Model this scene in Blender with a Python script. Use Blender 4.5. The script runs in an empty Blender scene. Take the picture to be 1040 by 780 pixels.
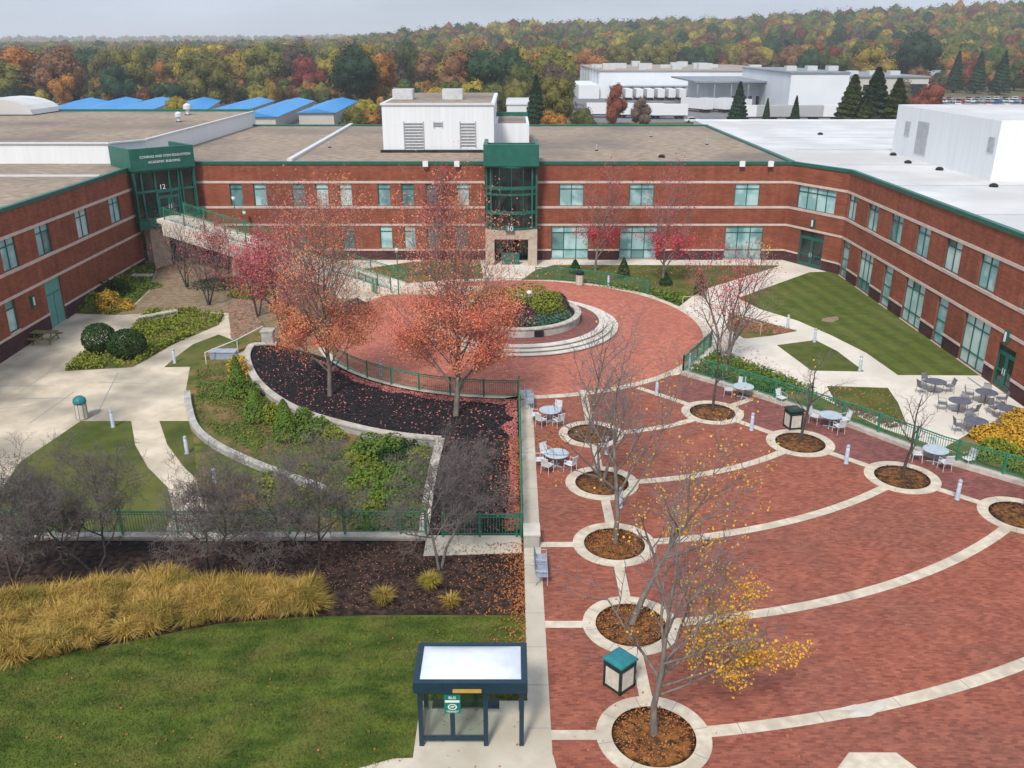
import bpy, math, random
from math import sin, cos, tan, atan, atan2, pi, sqrt, radians, hypot
from mathutils import Vector, Matrix, noise
R = random.Random(7)
SC = bpy.context.scene
COL = SC.collection
PITCH = radians(21); FPX = 900.0; CH = 20.0
# ------------------------------------------------------------------ survey helpers: photo sight line -> place on a real surface
def D(px, py):
    u = (px-520)/FPX; v = (390-py)/FPX
    return (u, cos(PITCH)+v*sin(PITCH), -sin(PITCH)+v*cos(PITCH))
def G(px, py, z=0.0):
    d = D(px, py); t = (z-CH)/d[2]
    return (d[0]*t, d[1]*t)
def cz(x, y): return -0.3+(y-57)*0.02           # the sunken court is one gently sloping plane
def GC(px, py, dz=0.0):
    d = D(px, py)
    t = (-0.3-57*0.02+dz-CH)/(d[2]-0.02*d[1])
    return (d[0]*t, d[1]*t)
def WX(px, py, X):                               # on the plane x = X -> (y, z)
    d = D(px, py); t = X/d[0]
    return (d[1]*t, CH+d[2]*t)
def WY(px, py, Y):
    d = D(px, py); t = Y/d[1]
    return (d[0]*t, CH+d[2]*t)
# ------------------------------------------------------------------ materials
MATS = {}
def mat(name, c1, c2=None, scale=4.0, detail=4.0, rough=0.8, c3=None, scale3=0.3, f3=0.5, bump=0.0, bscale=None,
        stretch=None, metal=0.0, spec=0.3, rnd=0.0, lo=0.35, hi=0.65, tr=0.0):
    m = bpy.data.materials.new(name); m.use_nodes = True
    nt = m.node_tree; N = nt.nodes; L = nt.links
    b = N['Principled BSDF']
    b.inputs['Roughness'].default_value = rough; b.inputs['Metallic'].default_value = metal
    b.inputs['Specular IOR Level'].default_value = spec
    c1 = tuple(c1)+(1,)
    if c2 is None: c2 = tuple(min(1, v*1.12) for v in c1[:3])
    c2 = tuple(c2)+(1,)
    tc = N.new('ShaderNodeTexCoord'); src = tc.outputs['Object']
    if stretch:
        mp = N.new('ShaderNodeMapping'); mp.inputs['Scale'].default_value = stretch; L.new(src, mp.inputs['Vector']); src2 = mp.outputs['Vector']
    else: src2 = src
    n = N.new('ShaderNodeTexNoise'); n.inputs['Scale'].default_value = scale; n.inputs['Detail'].default_value = detail
    L.new(src2, n.inputs['Vector'])
    mr = N.new('ShaderNodeMapRange'); mr.inputs['From Min'].default_value = lo; mr.inputs['From Max'].default_value = hi
    L.new(n.outputs['Fac'], mr.inputs['Value'])
    mx = N.new('ShaderNodeMix'); mx.data_type = 'RGBA'; L.new(mr.outputs['Result'], mx.inputs['Factor'])
    mx.inputs[6].default_value = c1; mx.inputs[7].default_value = c2
    out = mx.outputs[2]
    if c3 is not None:
        n3 = N.new('ShaderNodeTexNoise'); n3.inputs['Scale'].default_value = scale3; n3.inputs['Detail'].default_value = 3
        L.new(src, n3.inputs['Vector'])
        r3 = N.new('ShaderNodeMapRange'); r3.inputs['From Min'].default_value = 0.45; r3.inputs['From Max'].default_value = 0.7
        r3.inputs['To Max'].default_value = f3
        L.new(n3.outputs['Fac'], r3.inputs['Value'])
        m3 = N.new('ShaderNodeMix'); m3.data_type = 'RGBA'; L.new(r3.outputs['Result'], m3.inputs['Factor'])
        L.new(out, m3.inputs[6]); m3.inputs[7].default_value = tuple(c3)+(1,); out = m3.outputs[2]
    if rnd > 0:
        oi = N.new('ShaderNodeObjectInfo')
        r = N.new('ShaderNodeMapRange'); r.inputs['To Min'].default_value = 1-rnd; r.inputs['To Max'].default_value = 1+rnd
        L.new(oi.outputs['Random'], r.inputs['Value'])
        r2 = N.new('ShaderNodeMapRange'); r2.inputs['To Min'].default_value = 0.5-rnd*0.06; r2.inputs['To Max'].default_value = 0.5+rnd*0.06
        ml = N.new('ShaderNodeMath'); ml.operation = 'MULTIPLY'; ml.inputs[1].default_value = 7.13; L.new(oi.outputs['Random'], ml.inputs[0])
        fr = N.new('ShaderNodeMath'); fr.operation = 'FRACT'; L.new(ml.outputs[0], fr.inputs[0]); L.new(fr.outputs[0], r2.inputs['Value'])
        hs = N.new('ShaderNodeHueSaturation'); L.new(r.outputs['Result'], hs.inputs['Value']); L.new(r2.outputs['Result'], hs.inputs['Hue'])
        L.new(out, hs.inputs['Color']); out = hs.outputs['Color']
    L.new(out, b.inputs['Base Color'])
    if bump > 0:
        nb = N.new('ShaderNodeTexNoise'); nb.inputs['Scale'].default_value = bscale or scale*3; nb.inputs['Detail'].default_value = 4
        L.new(src2, nb.inputs['Vector'])
        bp = N.new('ShaderNodeBump'); bp.inputs['Strength'].default_value = bump; bp.inputs['Distance'].default_value = 0.05 if scale > .39 or scale < .3 else 1.2
        L.new(nb.outputs['Fac'], bp.inputs['Height']); L.new(bp.outputs['Normal'], b.inputs['Normal'])
    MATS[name] = m
    return m
def paver_mat(name, ca, cb, mortar, tint, tf=0.55):
    m = mat(name, ca, cb, scale=1.2, detail=6, rough=0.85, c3=tint, scale3=0.22, f3=tf)
    nt = m.node_tree; N = nt.nodes; L = nt.links; b = N['Principled BSDF']
    tc = N.new('ShaderNodeTexCoord'); br = N.new('ShaderNodeTexBrick')
    br.inputs['Scale'].default_value = 1.0; br.inputs['Brick Width'].default_value = 0.23; br.inputs['Row Height'].default_value = 0.115
    br.inputs['Mortar Size'].default_value = 0.012; br.inputs['Mortar Smooth'].default_value = 0.5
    br.inputs['Color1'].default_value = (1, 1, 1, 1); br.inputs['Color2'].default_value = (0.58, 0.55, 0.60, 1); br.inputs['Mortar'].default_value = tuple(mortar)+(1,)
    L.new(tc.outputs['Object'], br.inputs['Vector'])
    st = N.new('ShaderNodeMapping'); st.inputs['Scale'].default_value = (1.6, 8, 1); L.new(tc.outputs['Object'], st.inputs['Vector'])
    n2 = N.new('ShaderNodeTexNoise'); n2.inputs['Scale'].default_value = 1.6; n2.inputs['Detail'].default_value = 7; n2.inputs['Roughness'].default_value = 0.7
    L.new(st.outputs['Vector'], n2.inputs['Vector'])
    r2 = N.new('ShaderNodeMapRange'); r2.inputs['From Min'].default_value = 0.3; r2.inputs['From Max'].default_value = 0.7
    r2.inputs['To Min'].default_value = 0.78; r2.inputs['To Max'].default_value = 1.36; L.new(n2.outputs['Fac'], r2.inputs['Value'])
    old = b.inputs['Base Color'].links[0].from_socket
    x = N.new('ShaderNodeMix'); x.data_type = 'RGBA'; x.blend_type = 'MULTIPLY'; x.inputs[0].default_value = 1.0
    L.new(old, x.inputs[6]); L.new(br.outputs['Color'], x.inputs[7])
    y = N.new('ShaderNodeVectorMath'); y.operation = 'SCALE'; L.new(x.outputs[2], y.inputs[0]); L.new(r2.outputs['Result'], y.inputs['Scale'])
    L.new(y.outputs[0], b.inputs['Base Color'])
    return m
paver_mat('brick_paving', (0.315, 0.096, 0.058), (0.385, 0.128, 0.080), (0.8, 0.85, 0.9), (0.23, 0.098, 0.072))
paver_mat('brick_paving_dark', (0.25, 0.095, 0.08), (0.33, 0.12, 0.10), (0.62, 0.60, 0.6), (0.17, 0.075, 0.07))
paver_mat('brick_paving_pale', (0.48, 0.158, 0.102), (0.56, 0.20, 0.135), (0.85, 0.9, 0.95), (0.42, 0.132, 0.088), 0.5)
mat('band_concrete', (0.55, 0.48, 0.375), (0.70, 0.62, 0.50), scale=3, detail=7, c3=(0.40, 0.345, 0.27), scale3=0.9, f3=0.7, rough=0.9)
mat('walk_concrete', (0.52, 0.46, 0.37), (0.63, 0.57, 0.47), scale=1.4, c3=(0.38, 0.34, 0.27), scale3=0.35, f3=0.6, rough=0.9)
mat('yard_concrete', (0.66, 0.61, 0.53), (0.76, 0.71, 0.62), scale=1.2, c3=(0.50, 0.46, 0.39), scale3=0.3, f3=0.6, rough=0.9)
mat('court_concrete', (0.54, 0.46, 0.345), (0.68, 0.60, 0.47), scale=0.9, c3=(0.27, 0.245, 0.20), scale3=0.22, f3=0.95, rough=0.9, detail=7)
mat('lawn_grass', (0.050, 0.085, 0.014), (0.118, 0.155, 0.028), scale=1.0, detail=9, c3=(0.17, 0.145, 0.045), scale3=0.6, f3=0.5, stretch=(0.8, 1.7, 1), rough=0.95, bump=0.6, bscale=14, spec=0.1)
mat('grass_blade', (0.050, 0.085, 0.014), (0.125, 0.165, 0.030), scale=1.0, detail=9, c3=(0.17, 0.145, 0.045), scale3=0.6, f3=0.5, stretch=(0.8, 1.7, 1), rough=0.9, spec=0.1)
mat('yard_grass', (0.062, 0.085, 0.02), (0.105, 0.125, 0.03), scale=0.9, detail=8, c3=(0.185, 0.165, 0.055), scale3=0.3, f3=0.5, rough=0.95, bump=0.4, bscale=12, spec=0.1)
mat('garden_cover', (0.065, 0.095, 0.018), (0.14, 0.15, 0.04), scale=2.2, detail=8, c3=(0.28, 0.17, 0.09), scale3=0.5, f3=0.9, rough=0.95, bump=0.8, bscale=9, spec=0.1)
mat('black_mulch', (0.008, 0.008, 0.011), (0.035, 0.03, 0.032), scale=5, detail=8, rough=0.95, bump=0.9, bscale=12, spec=0.1)
mat('brown_mulch', (0.016, 0.011, 0.011), (0.085, 0.052, 0.040), scale=3.8, detail=10, rough=0.95, bump=0.9, bscale=10, c3=(0.010, 0.009, 0.012), scale3=0.5, f3=0.75, spec=0.1)
mat('ring_mulch', (0.045, 0.025, 0.014), (0.30, 0.13, 0.04), scale=5, detail=9, rough=0.95, bump=0.9, bscale=16, c3=(0.03, 0.022, 0.02), scale3=0.9, f3=0.8, spec=0.1)
mat('leaf_litter', (0.20, 0.145, 0.095), (0.33, 0.25, 0.17), scale=2.5, detail=8, rough=0.95, c3=(0.15, 0.13, 0.06), scale3=0.4, f3=0.6, spec=0.1)
mat('wall_stone', (0.36, 0.35, 0.33), (0.52, 0.50, 0.46), scale=2.5, rough=0.9, c3=(0.25, 0.24, 0.22), scale3=1.2)
mat('cap_stone', (0.42, 0.39, 0.34), (0.58, 0.54, 0.47), scale=2.5, rough=0.9, c3=(0.30, 0.27, 0.23), scale3=0.9)
mat('white_stone', (0.60, 0.56, 0.49), (0.72, 0.68, 0.60), scale=2, rough=0.85, c3=(0.42, 0.40, 0.35), scale3=0.6, f3=.7)
def brickwall(name, a, b_, c):
    m = mat(name, a, b_, scale=0.55, detail=8, rough=0.9, c3=c, scale3=0.12, f3=0.6, stretch=(1, 1, 2.2))
    nt = m.node_tree; N = nt.nodes; L = nt.links; b = N['Principled BSDF']
    tc = N.new('ShaderNodeTexCoord'); sp = N.new('ShaderNodeSeparateXYZ'); L.new(tc.outputs['Object'], sp.inputs[0])
    ad = N.new('ShaderNodeMath'); L.new(sp.outputs['X'], ad.inputs[0]); L.new(sp.outputs['Y'], ad.inputs[1])
    cb = N.new('ShaderNodeCombineXYZ'); L.new(ad.outputs[0], cb.inputs['X']); L.new(sp.outputs['Z'], cb.inputs['Y'])
    br = N.new('ShaderNodeTexBrick'); br.inputs['Scale'].default_value = 1; br.inputs['Brick Width'].default_value = 0.4; br.inputs['Row Height'].default_value = 0.135
    br.inputs['Mortar Size'].default_value = 0.012; br.inputs['Color1'].default_value = (1, 1, 1, 1); br.inputs['Color2'].default_value = (0.72, 0.7, 0.72, 1)
    br.inputs['Mortar'].default_value = (0.9, 0.9, 0.9, 1); L.new(cb.outputs[0], br.inputs['Vector'])
    old = b.inputs['Base Color'].links[0].from_socket
    x = N.new('ShaderNodeMix'); x.data_type = 'RGBA'; x.blend_type = 'MULTIPLY'; x.inputs[0].default_value = 1
    L.new(old, x.inputs[6]); L.new(br.outputs['Color'], x.inputs[7])
    mp = N.new('ShaderNodeMapping'); mp.inputs['Scale'].default_value = (1.6, 0.22, 1); L.new(cb.outputs[0], mp.inputs['Vector']); n2 = N.new('ShaderNodeTexNoise'); n2.inputs['Scale'].default_value = 1.0; n2.inputs['Detail'].default_value = 6; L.new(mp.outputs[0], n2.inputs['Vector'])
    r2 = N.new('ShaderNodeMapRange'); r2.inputs['From Min'].default_value = .3; r2.inputs['From Max'].default_value = .7; r2.inputs['To Min'].default_value = .80; r2.inputs['To Max'].default_value = 1.15; L.new(n2.outputs['Fac'], r2.inputs['Value'])
    y = N.new('ShaderNodeVectorMath'); y.operation = 'SCALE'; L.new(x.outputs[2], y.inputs[0]); L.new(r2.outputs[0], y.inputs['Scale']); L.new(y.outputs[0], b.inputs['Base Color'])
brickwall('wall_brick', (0.275, 0.083, 0.046), (0.335, 0.105, 0.060), (0.225, 0.070, 0.043))
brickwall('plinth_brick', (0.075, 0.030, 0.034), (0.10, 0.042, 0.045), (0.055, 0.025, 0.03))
mat('band_stone', (0.55, 0.44, 0.38), (0.64, 0.53, 0.46), scale=2, rough=0.85)
mat('entry_stone', (0.42, 0.34, 0.27), (0.54, 0.45, 0.36), scale=2.5, rough=0.85)
mat('green_metal', (0.010, 0.105, 0.078), (0.016, 0.135, 0.098), scale=1.5, rough=0.45, spec=0.4)
mat('green_frame', (0.008, 0.105, 0.085), (0.012, 0.13, 0.105), scale=3, rough=0.5, spec=0.4)
mat('green_rail', (0.018, 0.17, 0.10), (0.03, 0.24, 0.14), scale=3, rough=0.5, spec=0.4)
mat('door_teal', (0.10, 0.30, 0.28), (0.14, 0.36, 0.33), scale=3, rough=0.5)
def glass(name, a, b_, rough=0.12):
    return mat(name, a, b_, scale=0.7, detail=2, rough=rough, spec=0.7, lo=0.42, hi=0.58)
glass('glass_light', (0.24, 0.44, 0.46), (0.46, 0.66, 0.66)); glass('glass_mid', (0.07, 0.17, 0.18), (0.15, 0.28, 0.29)); glass('glass_dark', (0.006, 0.012, 0.012), (0.015, 0.03, 0.028))
glass('glass_blind', (0.42, 0.58, 0.58), (0.60, 0.72, 0.70), .3); glass('glass_soft', (0.15, 0.30, 0.32), (0.36, 0.55, 0.56))
mat('roof_gravel', (0.23, 0.175, 0.13), (0.40, 0.32, 0.245), scale=1.6, detail=10, rough=0.95, c3=(0.17, 0.14, 0.125), scale3=0.08, f3=0.85, stretch=(0.6, 1.2, 1))
mat('roof_white', (0.54, 0.55, 0.56), (0.68, 0.68, 0.68), scale=0.25, detail=8, rough=0.75, c3=(0.50, 0.48, 0.45), scale3=0.07, f3=0.8)
mat('panel_white', (0.72, 0.74, 0.76), (0.78, 0.80, 0.81), scale=0.5, rough=0.5, stretch=(6, 6, 0.3))
mat('louvre_grey', (0.36, 0.37, 0.39), (0.46, 0.47, 0.49), scale=3, rough=0.5)
mat('unit_grey', (0.48, 0.50, 0.51), (0.6, 0.61, 0.62), scale=2, rough=0.5)
mat('blue_roof', (0.045, 0.26, 0.60), (0.06, 0.32, 0.68), scale=0.5, rough=0.5)
mat('bark_grey', (0.13, 0.115, 0.10), (0.23, 0.205, 0.18), scale=7, rough=0.95, stretch=(1, 1, .3))
mat('bark_dark', (0.055, 0.045, 0.042), (0.10, 0.085, 0.08), scale=8, rough=0.95)
mat('twig_grey', (0.15, 0.125, 0.125), (0.25, 0.22, 0.22), scale=5, rough=0.95)
mat('twig_crab', (0.125, 0.105, 0.098), (0.21, 0.18, 0.165), scale=5, rough=0.95)
mat('twig_maple', (0.20, 0.135, 0.12), (0.32, 0.22, 0.20), scale=5, rough=0.95)
def leaf(name, a, b_, scale=1.3, c3=None, f3=0.6, rnd=0.0, s3=0.5):
    m = mat(name, a, b_, scale=scale, detail=4, rough=0.75, c3=c3, f3=f3, scale3=s3, rnd=rnd, spec=0.2, lo=0.3, hi=0.7); return m
leaf('leaf_orange', (0.68, 0.20, 0.11), (0.76, 0.32, 0.18), c3=(0.62, 0.13, 0.11), f3=0.8)
leaf('leaf_orange_rust', (0.60, 0.20, 0.08), (0.70, 0.31, 0.15), c3=(0.50, 0.09, 0.10), f3=0.8)
leaf('leaf_red', (0.45, 0.030, 0.055), (0.60, 0.085, 0.11), c3=(0.62, 0.14, 0.17), f3=0.6)
leaf('leaf_pink', (0.46, 0.07, 0.085), (0.58, 0.17, 0.18), c3=(0.36, 0.06, 0.06), f3=0.7)
leaf('leaf_yellow', (0.68, 0.42, 0.025), (0.76, 0.36, 0.035), c3=(0.50, 0.42, 0.03), f3=0.7)
leaf('bush_gold', (0.50, 0.28, 0.02), (0.62, 0.38, 0.06), c3=(0.25, 0.24, 0.03), f3=0.8)
leaf('shrub_dark', (0.014, 0.040, 0.012), (0.038, 0.085, 0.018))
leaf('shrub_green', (0.075, 0.145, 0.02), (0.14, 0.225, 0.035), c3=(0.22, 0.21, 0.03), f3=0.5)
leaf('shrub_lime', (0.16, 0.205, 0.02), (0.25, 0.27, 0.035), c3=(0.11, 0.15, 0.02), f3=0.6)
leaf('shrub_purple', (0.060, 0.028, 0.035), (0.15, 0.085, 0.09))
leaf('shrub_blue', (0.045, 0.11, 0.075), (0.09, 0.17, 0.12))
leaf('straw', (0.32, 0.205, 0.035), (0.58, 0.39, 0.11), scale=2.2, c3=(0.22, 0.19, 0.035), f3=0.95, s3=0.7); leaf('grass_olive', (0.26, 0.22, 0.03), (0.38, 0.31, 0.06))
leaf('litter_red', (0.42, 0.10, 0.10), (0.55, 0.22, 0.19)); leaf('litter_orange', (0.33, 0.10, 0.03), (0.43, 0.18, 0.06)); leaf('litter_brown', (0.13, 0.06, 0.038), (0.28, 0.15, 0.09))
FK = {'green': ((0.050, 0.075, 0.020), (0.105, 0.125, 0.030)), 'olive': ((0.11, 0.115, 0.025), (0.19, 0.17, 0.035)), 'yellow': ((0.27, 0.20, 0.025), (0.38, 0.27, 0.04)),
      'orange': ((0.33, 0.125, 0.025), (0.44, 0.19, 0.045)), 'red': ((0.19, 0.040, 0.030), (0.28, 0.075, 0.05)), 'russet': ((0.14, 0.07, 0.035), (0.23, 0.12, 0.055)),
      'brown': ((0.10, 0.075, 0.055), (0.17, 0.125, 0.09)), 'evergreen': ((0.014, 0.040, 0.022), (0.035, 0.075, 0.035))}
for k, (a, b_) in FK.items(): leaf('far_'+k, tuple(v*.7 for v in a), b_, scale=9.0, rnd=0.22)
mat('blue_grey_metal', (0.27, 0.32, 0.42), (0.36, 0.41, 0.50), scale=5, rough=0.5, spec=0.5)
mat('bollard_paint', (0.34, 0.39, 0.47), (0.42, 0.47, 0.55), scale=4, rough=0.5)
mat('table_pale', (0.42, 0.50, 0.58), (0.50, 0.58, 0.65), scale=6, rough=0.45); mat('chair_pale', (0.62, 0.66, 0.70), (0.72, 0.75, 0.78), scale=5, rough=0.5)
mat('table_slate', (0.10, 0.11, 0.15), (0.15, 0.16, 0.20), scale=6, rough=0.5); mat('chair_slate', (0.14, 0.145, 0.165), (0.19, 0.2, 0.22), scale=5, rough=0.6)
mat('bin_teal', (0.02, 0.17, 0.20), (0.03, 0.22, 0.25), scale=5, rough=0.4); mat('bin_panel', (0.55, 0.51, 0.43), (0.66, 0.62, 0.54), scale=6, rough=0.85)
mat('bin_frame', (0.010, 0.035, 0.030), (0.016, 0.045, 0.04), scale=5, rough=0.5); mat('black_plastic', (0.012, 0.013, 0.015), (0.02, 0.02, 0.022), scale=5, rough=0.5)
mat('shelter_blue', (0.006, 0.028, 0.050), (0.010, 0.038, 0.065), scale=4, rough=0.4, spec=0.5)
mat('shelter_roof', (0.62, 0.68, 0.76), (0.76, 0.81, 0.87), scale=1.3, detail=7, rough=0.3, spec=0.5, c3=(0.5, 0.53, 0.55), scale3=1.1, f3=.5)
mat('sign_green', (0.004, 0.17, 0.12), (0.006, 0.19, 0.135), scale=5, rough=0.5); mat('sign_white', (0.78, 0.8, 0.78), (0.8, 0.8, 0.8), rough=0.6); mat('sign_ochre', (0.50, 0.29, 0.05), (0.56, 0.34, 0.07), scale=6, rough=0.6)
mat('asphalt', (0.14, 0.14, 0.15), (0.20, 0.20, 0.21), scale=0.5, rough=0.95, c3=(0.25, 0.25, 0.25), scale3=0.05)
mat('far_field', (0.10, 0.11, 0.04), (0.19, 0.17, 0.07), scale=0.02, detail=8, rough=0.95, c3=(0.10, 0.075, 0.05), scale3=0.006, f3=0.8)
mat('far_white', (0.70, 0.73, 0.77), (0.76, 0.79, 0.82), scale=0.15, rough=0.6); mat('far_beige', (0.5, 0.47, 0.42), (0.56, 0.53, 0.48), scale=0.2, rough=0.7)
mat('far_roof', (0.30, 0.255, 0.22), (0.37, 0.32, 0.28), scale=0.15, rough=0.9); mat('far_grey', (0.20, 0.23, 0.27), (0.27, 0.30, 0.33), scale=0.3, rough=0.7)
mat('hatch_white', (0.6, 0.62, 0.64), (0.66, 0.68, 0.7), scale=2, rough=0.5); mat('wood_table', (0.13, 0.135, 0.05), (0.21, 0.20, 0.09), scale=5, rough=0.9, stretch=(1, 6, 1))
mat('lamp_globe', (0.75, 0.78, 0.78), (0.8, 0.82, 0.82), rough=0.3); mat('pipe_tan', (0.5, 0.42, 0.28), (0.58, 0.5, 0.35), rough=0.5)
mat('tyre', (0.012, 0.012, 0.013), (0.02, 0.02, 0.02), rough=0.9)
for k, c in dict(white=(0.72, 0.73, 0.75), silver=(0.38, 0.40, 0.42), black=(0.02, 0.02, 0.024), red=(0.33, 0.03, 0.04), blue=(0.04, 0.11, 0.28), grey=(0.13, 0.14, 0.16)).items():
    mat('car_'+k, c, tuple(min(1, v*1.05) for v in c), rough=0.3, spec=0.5)
mat('mown_grass', (0.072, 0.10, 0.021), (0.108, 0.135, 0.03), scale=1.4, detail=8, c3=(0.16, 0.16, 0.05), scale3=0.25, f3=0.4, rough=0.95, bump=0.4, bscale=12, spec=0.1)
def mown():
    m = MATS['mown_grass']; N = m.node_tree.nodes; L = m.node_tree.links; b = N['Principled BSDF']; tc = N.new('ShaderNodeTexCoord'); mp = N.new('ShaderNodeMapping'); mp.inputs['Rotation'].default_value = (0, 0, radians(-7))
    w = N.new('ShaderNodeTexWave'); w.wave_type = 'BANDS'; w.bands_direction = 'X'; w.inputs['Scale'].default_value = 0.19; w.inputs['Distortion'].default_value = 1.2; w.inputs['Detail'].default_value = 1
    L.new(tc.outputs['Object'], mp.inputs['Vector']); L.new(mp.outputs[0], w.inputs['Vector']); r = N.new('ShaderNodeMapRange'); r.inputs['From Min'].default_value = .3; r.inputs['From Max'].default_value = .7; r.inputs['To Min'].default_value = 0.90; r.inputs['To Max'].default_value = 1.10
    L.new(w.outputs['Fac'], r.inputs['Value']); v = N.new('ShaderNodeVectorMath'); v.operation = 'SCALE'; old = b.inputs['Base Color'].links[0].from_socket; L.new(old, v.inputs[0]); L.new(r.outputs[0], v.inputs['Scale']); L.new(v.outputs[0], b.inputs['Base Color'])
mown()
def bigglass():
    m = bpy.data.materials.new('clear_glass'); m.use_nodes = True
    N = m.node_tree.nodes; L = m.node_tree.links; N.clear()
    o = N.new('ShaderNodeOutputMaterial'); t = N.new('ShaderNodeBsdfTransparent'); t.inputs[0].default_value = (0.80, 0.86, 0.84, 1)
    g = N.new('ShaderNodeBsdfGlossy'); g.inputs['Roughness'].default_value = 0.05; x = N.new('ShaderNodeMixShader'); x.inputs[0].default_value = 0.10
    L.new(t.outputs[0], x.inputs[1]); L.new(g.outputs[0], x.inputs[2]); L.new(x.outputs[0], o.inputs[0]); MATS['clear_glass'] = m
bigglass()
# ------------------------------------------------------------------ mesh builder
def wloc(o):
    v = Vector((0, 0, 0))
    while o is not None: v += o.location; o = o.parent
    return v
class MB:
    def __init__(s): s.v = []; s.f = []; s.mi = None
    def quad(s, *p):
        i = len(s.v); s.v += [tuple(q) for q in p]; s.f.append(tuple(range(i, i+len(p)))); return s
    def box(s, x0, y0, z0, x1, y1, z1):
        i = len(s.v)
        s.v += [(x0, y0, z0), (x1, y0, z0), (x1, y1, z0), (x0, y1, z0), (x0, y0, z1), (x1, y0, z1), (x1, y1, z1), (x0, y1, z1)]
        s.f += [tuple(i+k for k in q) for q in ((0, 3, 2, 1), (4, 5, 6, 7), (0, 1, 5, 4), (1, 2, 6, 5), (2, 3, 7, 6), (3, 0, 4, 7))]; return s
    def obox(s, P, s0, s1, z0, z1, d0, d1):      # box in a wall frame: P(s,z,d)
        i = len(s.v)
        s.v += [tuple(P(a, z, d)) for z in (z0, z1) for a, d in ((s0, d0), (s1, d0), (s1, d1), (s0, d1))]
        s.f += [tuple(i+k for k in q) for q in ((0, 3, 2, 1), (4, 5, 6, 7), (0, 1, 5, 4), (1, 2, 6, 5), (2, 3, 7, 6), (3, 0, 4, 7))]; return s
    def beam(s, a, b, w, h):                     # bar from a to b, width w (level), height h
        a = Vector(a); b = Vector(b); d = (b-a).normalized()
        u = d.cross(Vector((0, 0, 1)))
        if u.length < 1e-4: u = Vector((1, 0, 0))
        u.normalize(); n = u.cross(d); i = len(s.v)
        for q in (a, b):
            for su, sn in ((-1, -1), (1, -1), (1, 1), (-1, 1)): s.v.append(tuple(q+u*su*w/2+n*sn*h/2))
        s.f += [tuple(i+k for k in q) for q in ((0, 1, 2, 3), (7, 6, 5, 4), (0, 4, 5, 1), (1, 5, 6, 2), (2, 6, 7, 3), (3, 7, 4, 0))]; return s
    def tube(s, pts, rad, n=6, cap=True):
        pts = [Vector(p) for p in pts]; i0 = len(s.v); m = len(pts)
        if not isinstance(rad, (list, tuple)): rad = [rad]*m
        ref = None
        for k, p in enumerate(pts):
            d = (pts[min(k+1, m-1)]-pts[max(k-1, 0)]).normalized()
            if ref is None: ref = d.orthogonal().normalized()
            u = ref-d*ref.dot(d)
            u = u.normalized() if u.length > 1e-5 else d.orthogonal().normalized()
            ref = u; w = d.cross(u)
            for j in range(n):
                a = 2*pi*j/n; s.v.append(tuple(p+(u*cos(a)+w*sin(a))*rad[k]))
        for k in range(m-1):
            for j in range(n):
                a = i0+k*n+j; b = i0+k*n+(j+1) % n; s.f.append((a, b, b+n, a+n))
        if cap: s.f.append(tuple(i0+j for j in range(n))[::-1]); s.f.append(tuple(i0+(m-1)*n+j for j in range(n)))
        return s
    def lathe(s, prof, c=(0, 0, 0), n=16):       # prof (r,z) list
        i0 = len(s.v)
        for r, z in prof:
            for j in range(n): a = 2*pi*j/n; s.v.append((c[0]+r*cos(a), c[1]+r*sin(a), c[2]+z))
        for k in range(len(prof)-1):
            for j in range(n):
                a = i0+k*n+j; b = i0+k*n+(j+1) % n; s.f.append((a, b, b+n, a+n))
        s.f.append(tuple(i0+j for j in range(n))[::-1]); s.f.append(tuple(i0+(len(prof)-1)*n+j for j in range(n))); return s
    def ring(s, c, r0, r1, z, n=48, a0=0, a1=2*pi):
        for j in range(n):
            a = a0+(a1-a0)*j/n; b = a0+(a1-a0)*(j+1)/n
            s.quad((c[0]+r0*cos(a), c[1]+r0*sin(a), z), (c[0]+r1*cos(a), c[1]+r1*sin(a), z), (c[0]+r1*cos(b), c[1]+r1*sin(b), z), (c[0]+r0*cos(b), c[1]+r0*sin(b), z))
        return s
    def wallring(s, c, r0, r1, z0, z1, n=64, a0=0, a1=2*pi):
        s.ring(c, r0, r1, z1, n, a0, a1)
        for r in (r0, r1):
            for j in range(n):
                a = a0+(a1-a0)*j/n; b = a0+(a1-a0)*(j+1)/n
                s.quad((c[0]+r*cos(a), c[1]+r*sin(a), z0), (c[0]+r*cos(b), c[1]+r*sin(b), z0), (c[0]+r*cos(b), c[1]+r*sin(b), z1), (c[0]+r*cos(a), c[1]+r*sin(a), z1))
        return s
    def prism(s, poly, z0, z1):
        n = len(poly); i = len(s.v)
        s.v += [(x, y, z0) for x, y in poly]+[(x, y, z1) for x, y in poly]
        s.f.append(tuple(range(i+n, i+2*n))); s.f.append(tuple(range(i, i+n))[::-1])
        for k in range(n): s.f.append((i+k, i+(k+1) % n, i+n+(k+1) % n, i+n+k))
        return s
    def strip(s, pts, w, z0, z1=None):           # flat (or raised) band along a plan path
        L_, R_ = offset(pts, w/2), offset(pts, -w/2)
        for k in range(len(pts)-1):
            q = (L_[k], R_[k], R_[k+1], L_[k+1])
            t = z0 if z1 is None else z1
            s.quad(*[(x, y, t) for x, y in q])
            if z1 is not None:
                for a, b in ((q[0], q[3]), (q[2], q[1])): s.quad((a[0], a[1], z0), (b[0], b[1], z0), (b[0], b[1], z1), (a[0], a[1], z1))
        if z1 is not None:
            for k in (0, -1): a, b = L_[k], R_[k]; s.quad((a[0], a[1], z0), (b[0], b[1], z0), (b[0], b[1], z1), (a[0], a[1], z1))
        return s
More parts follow.
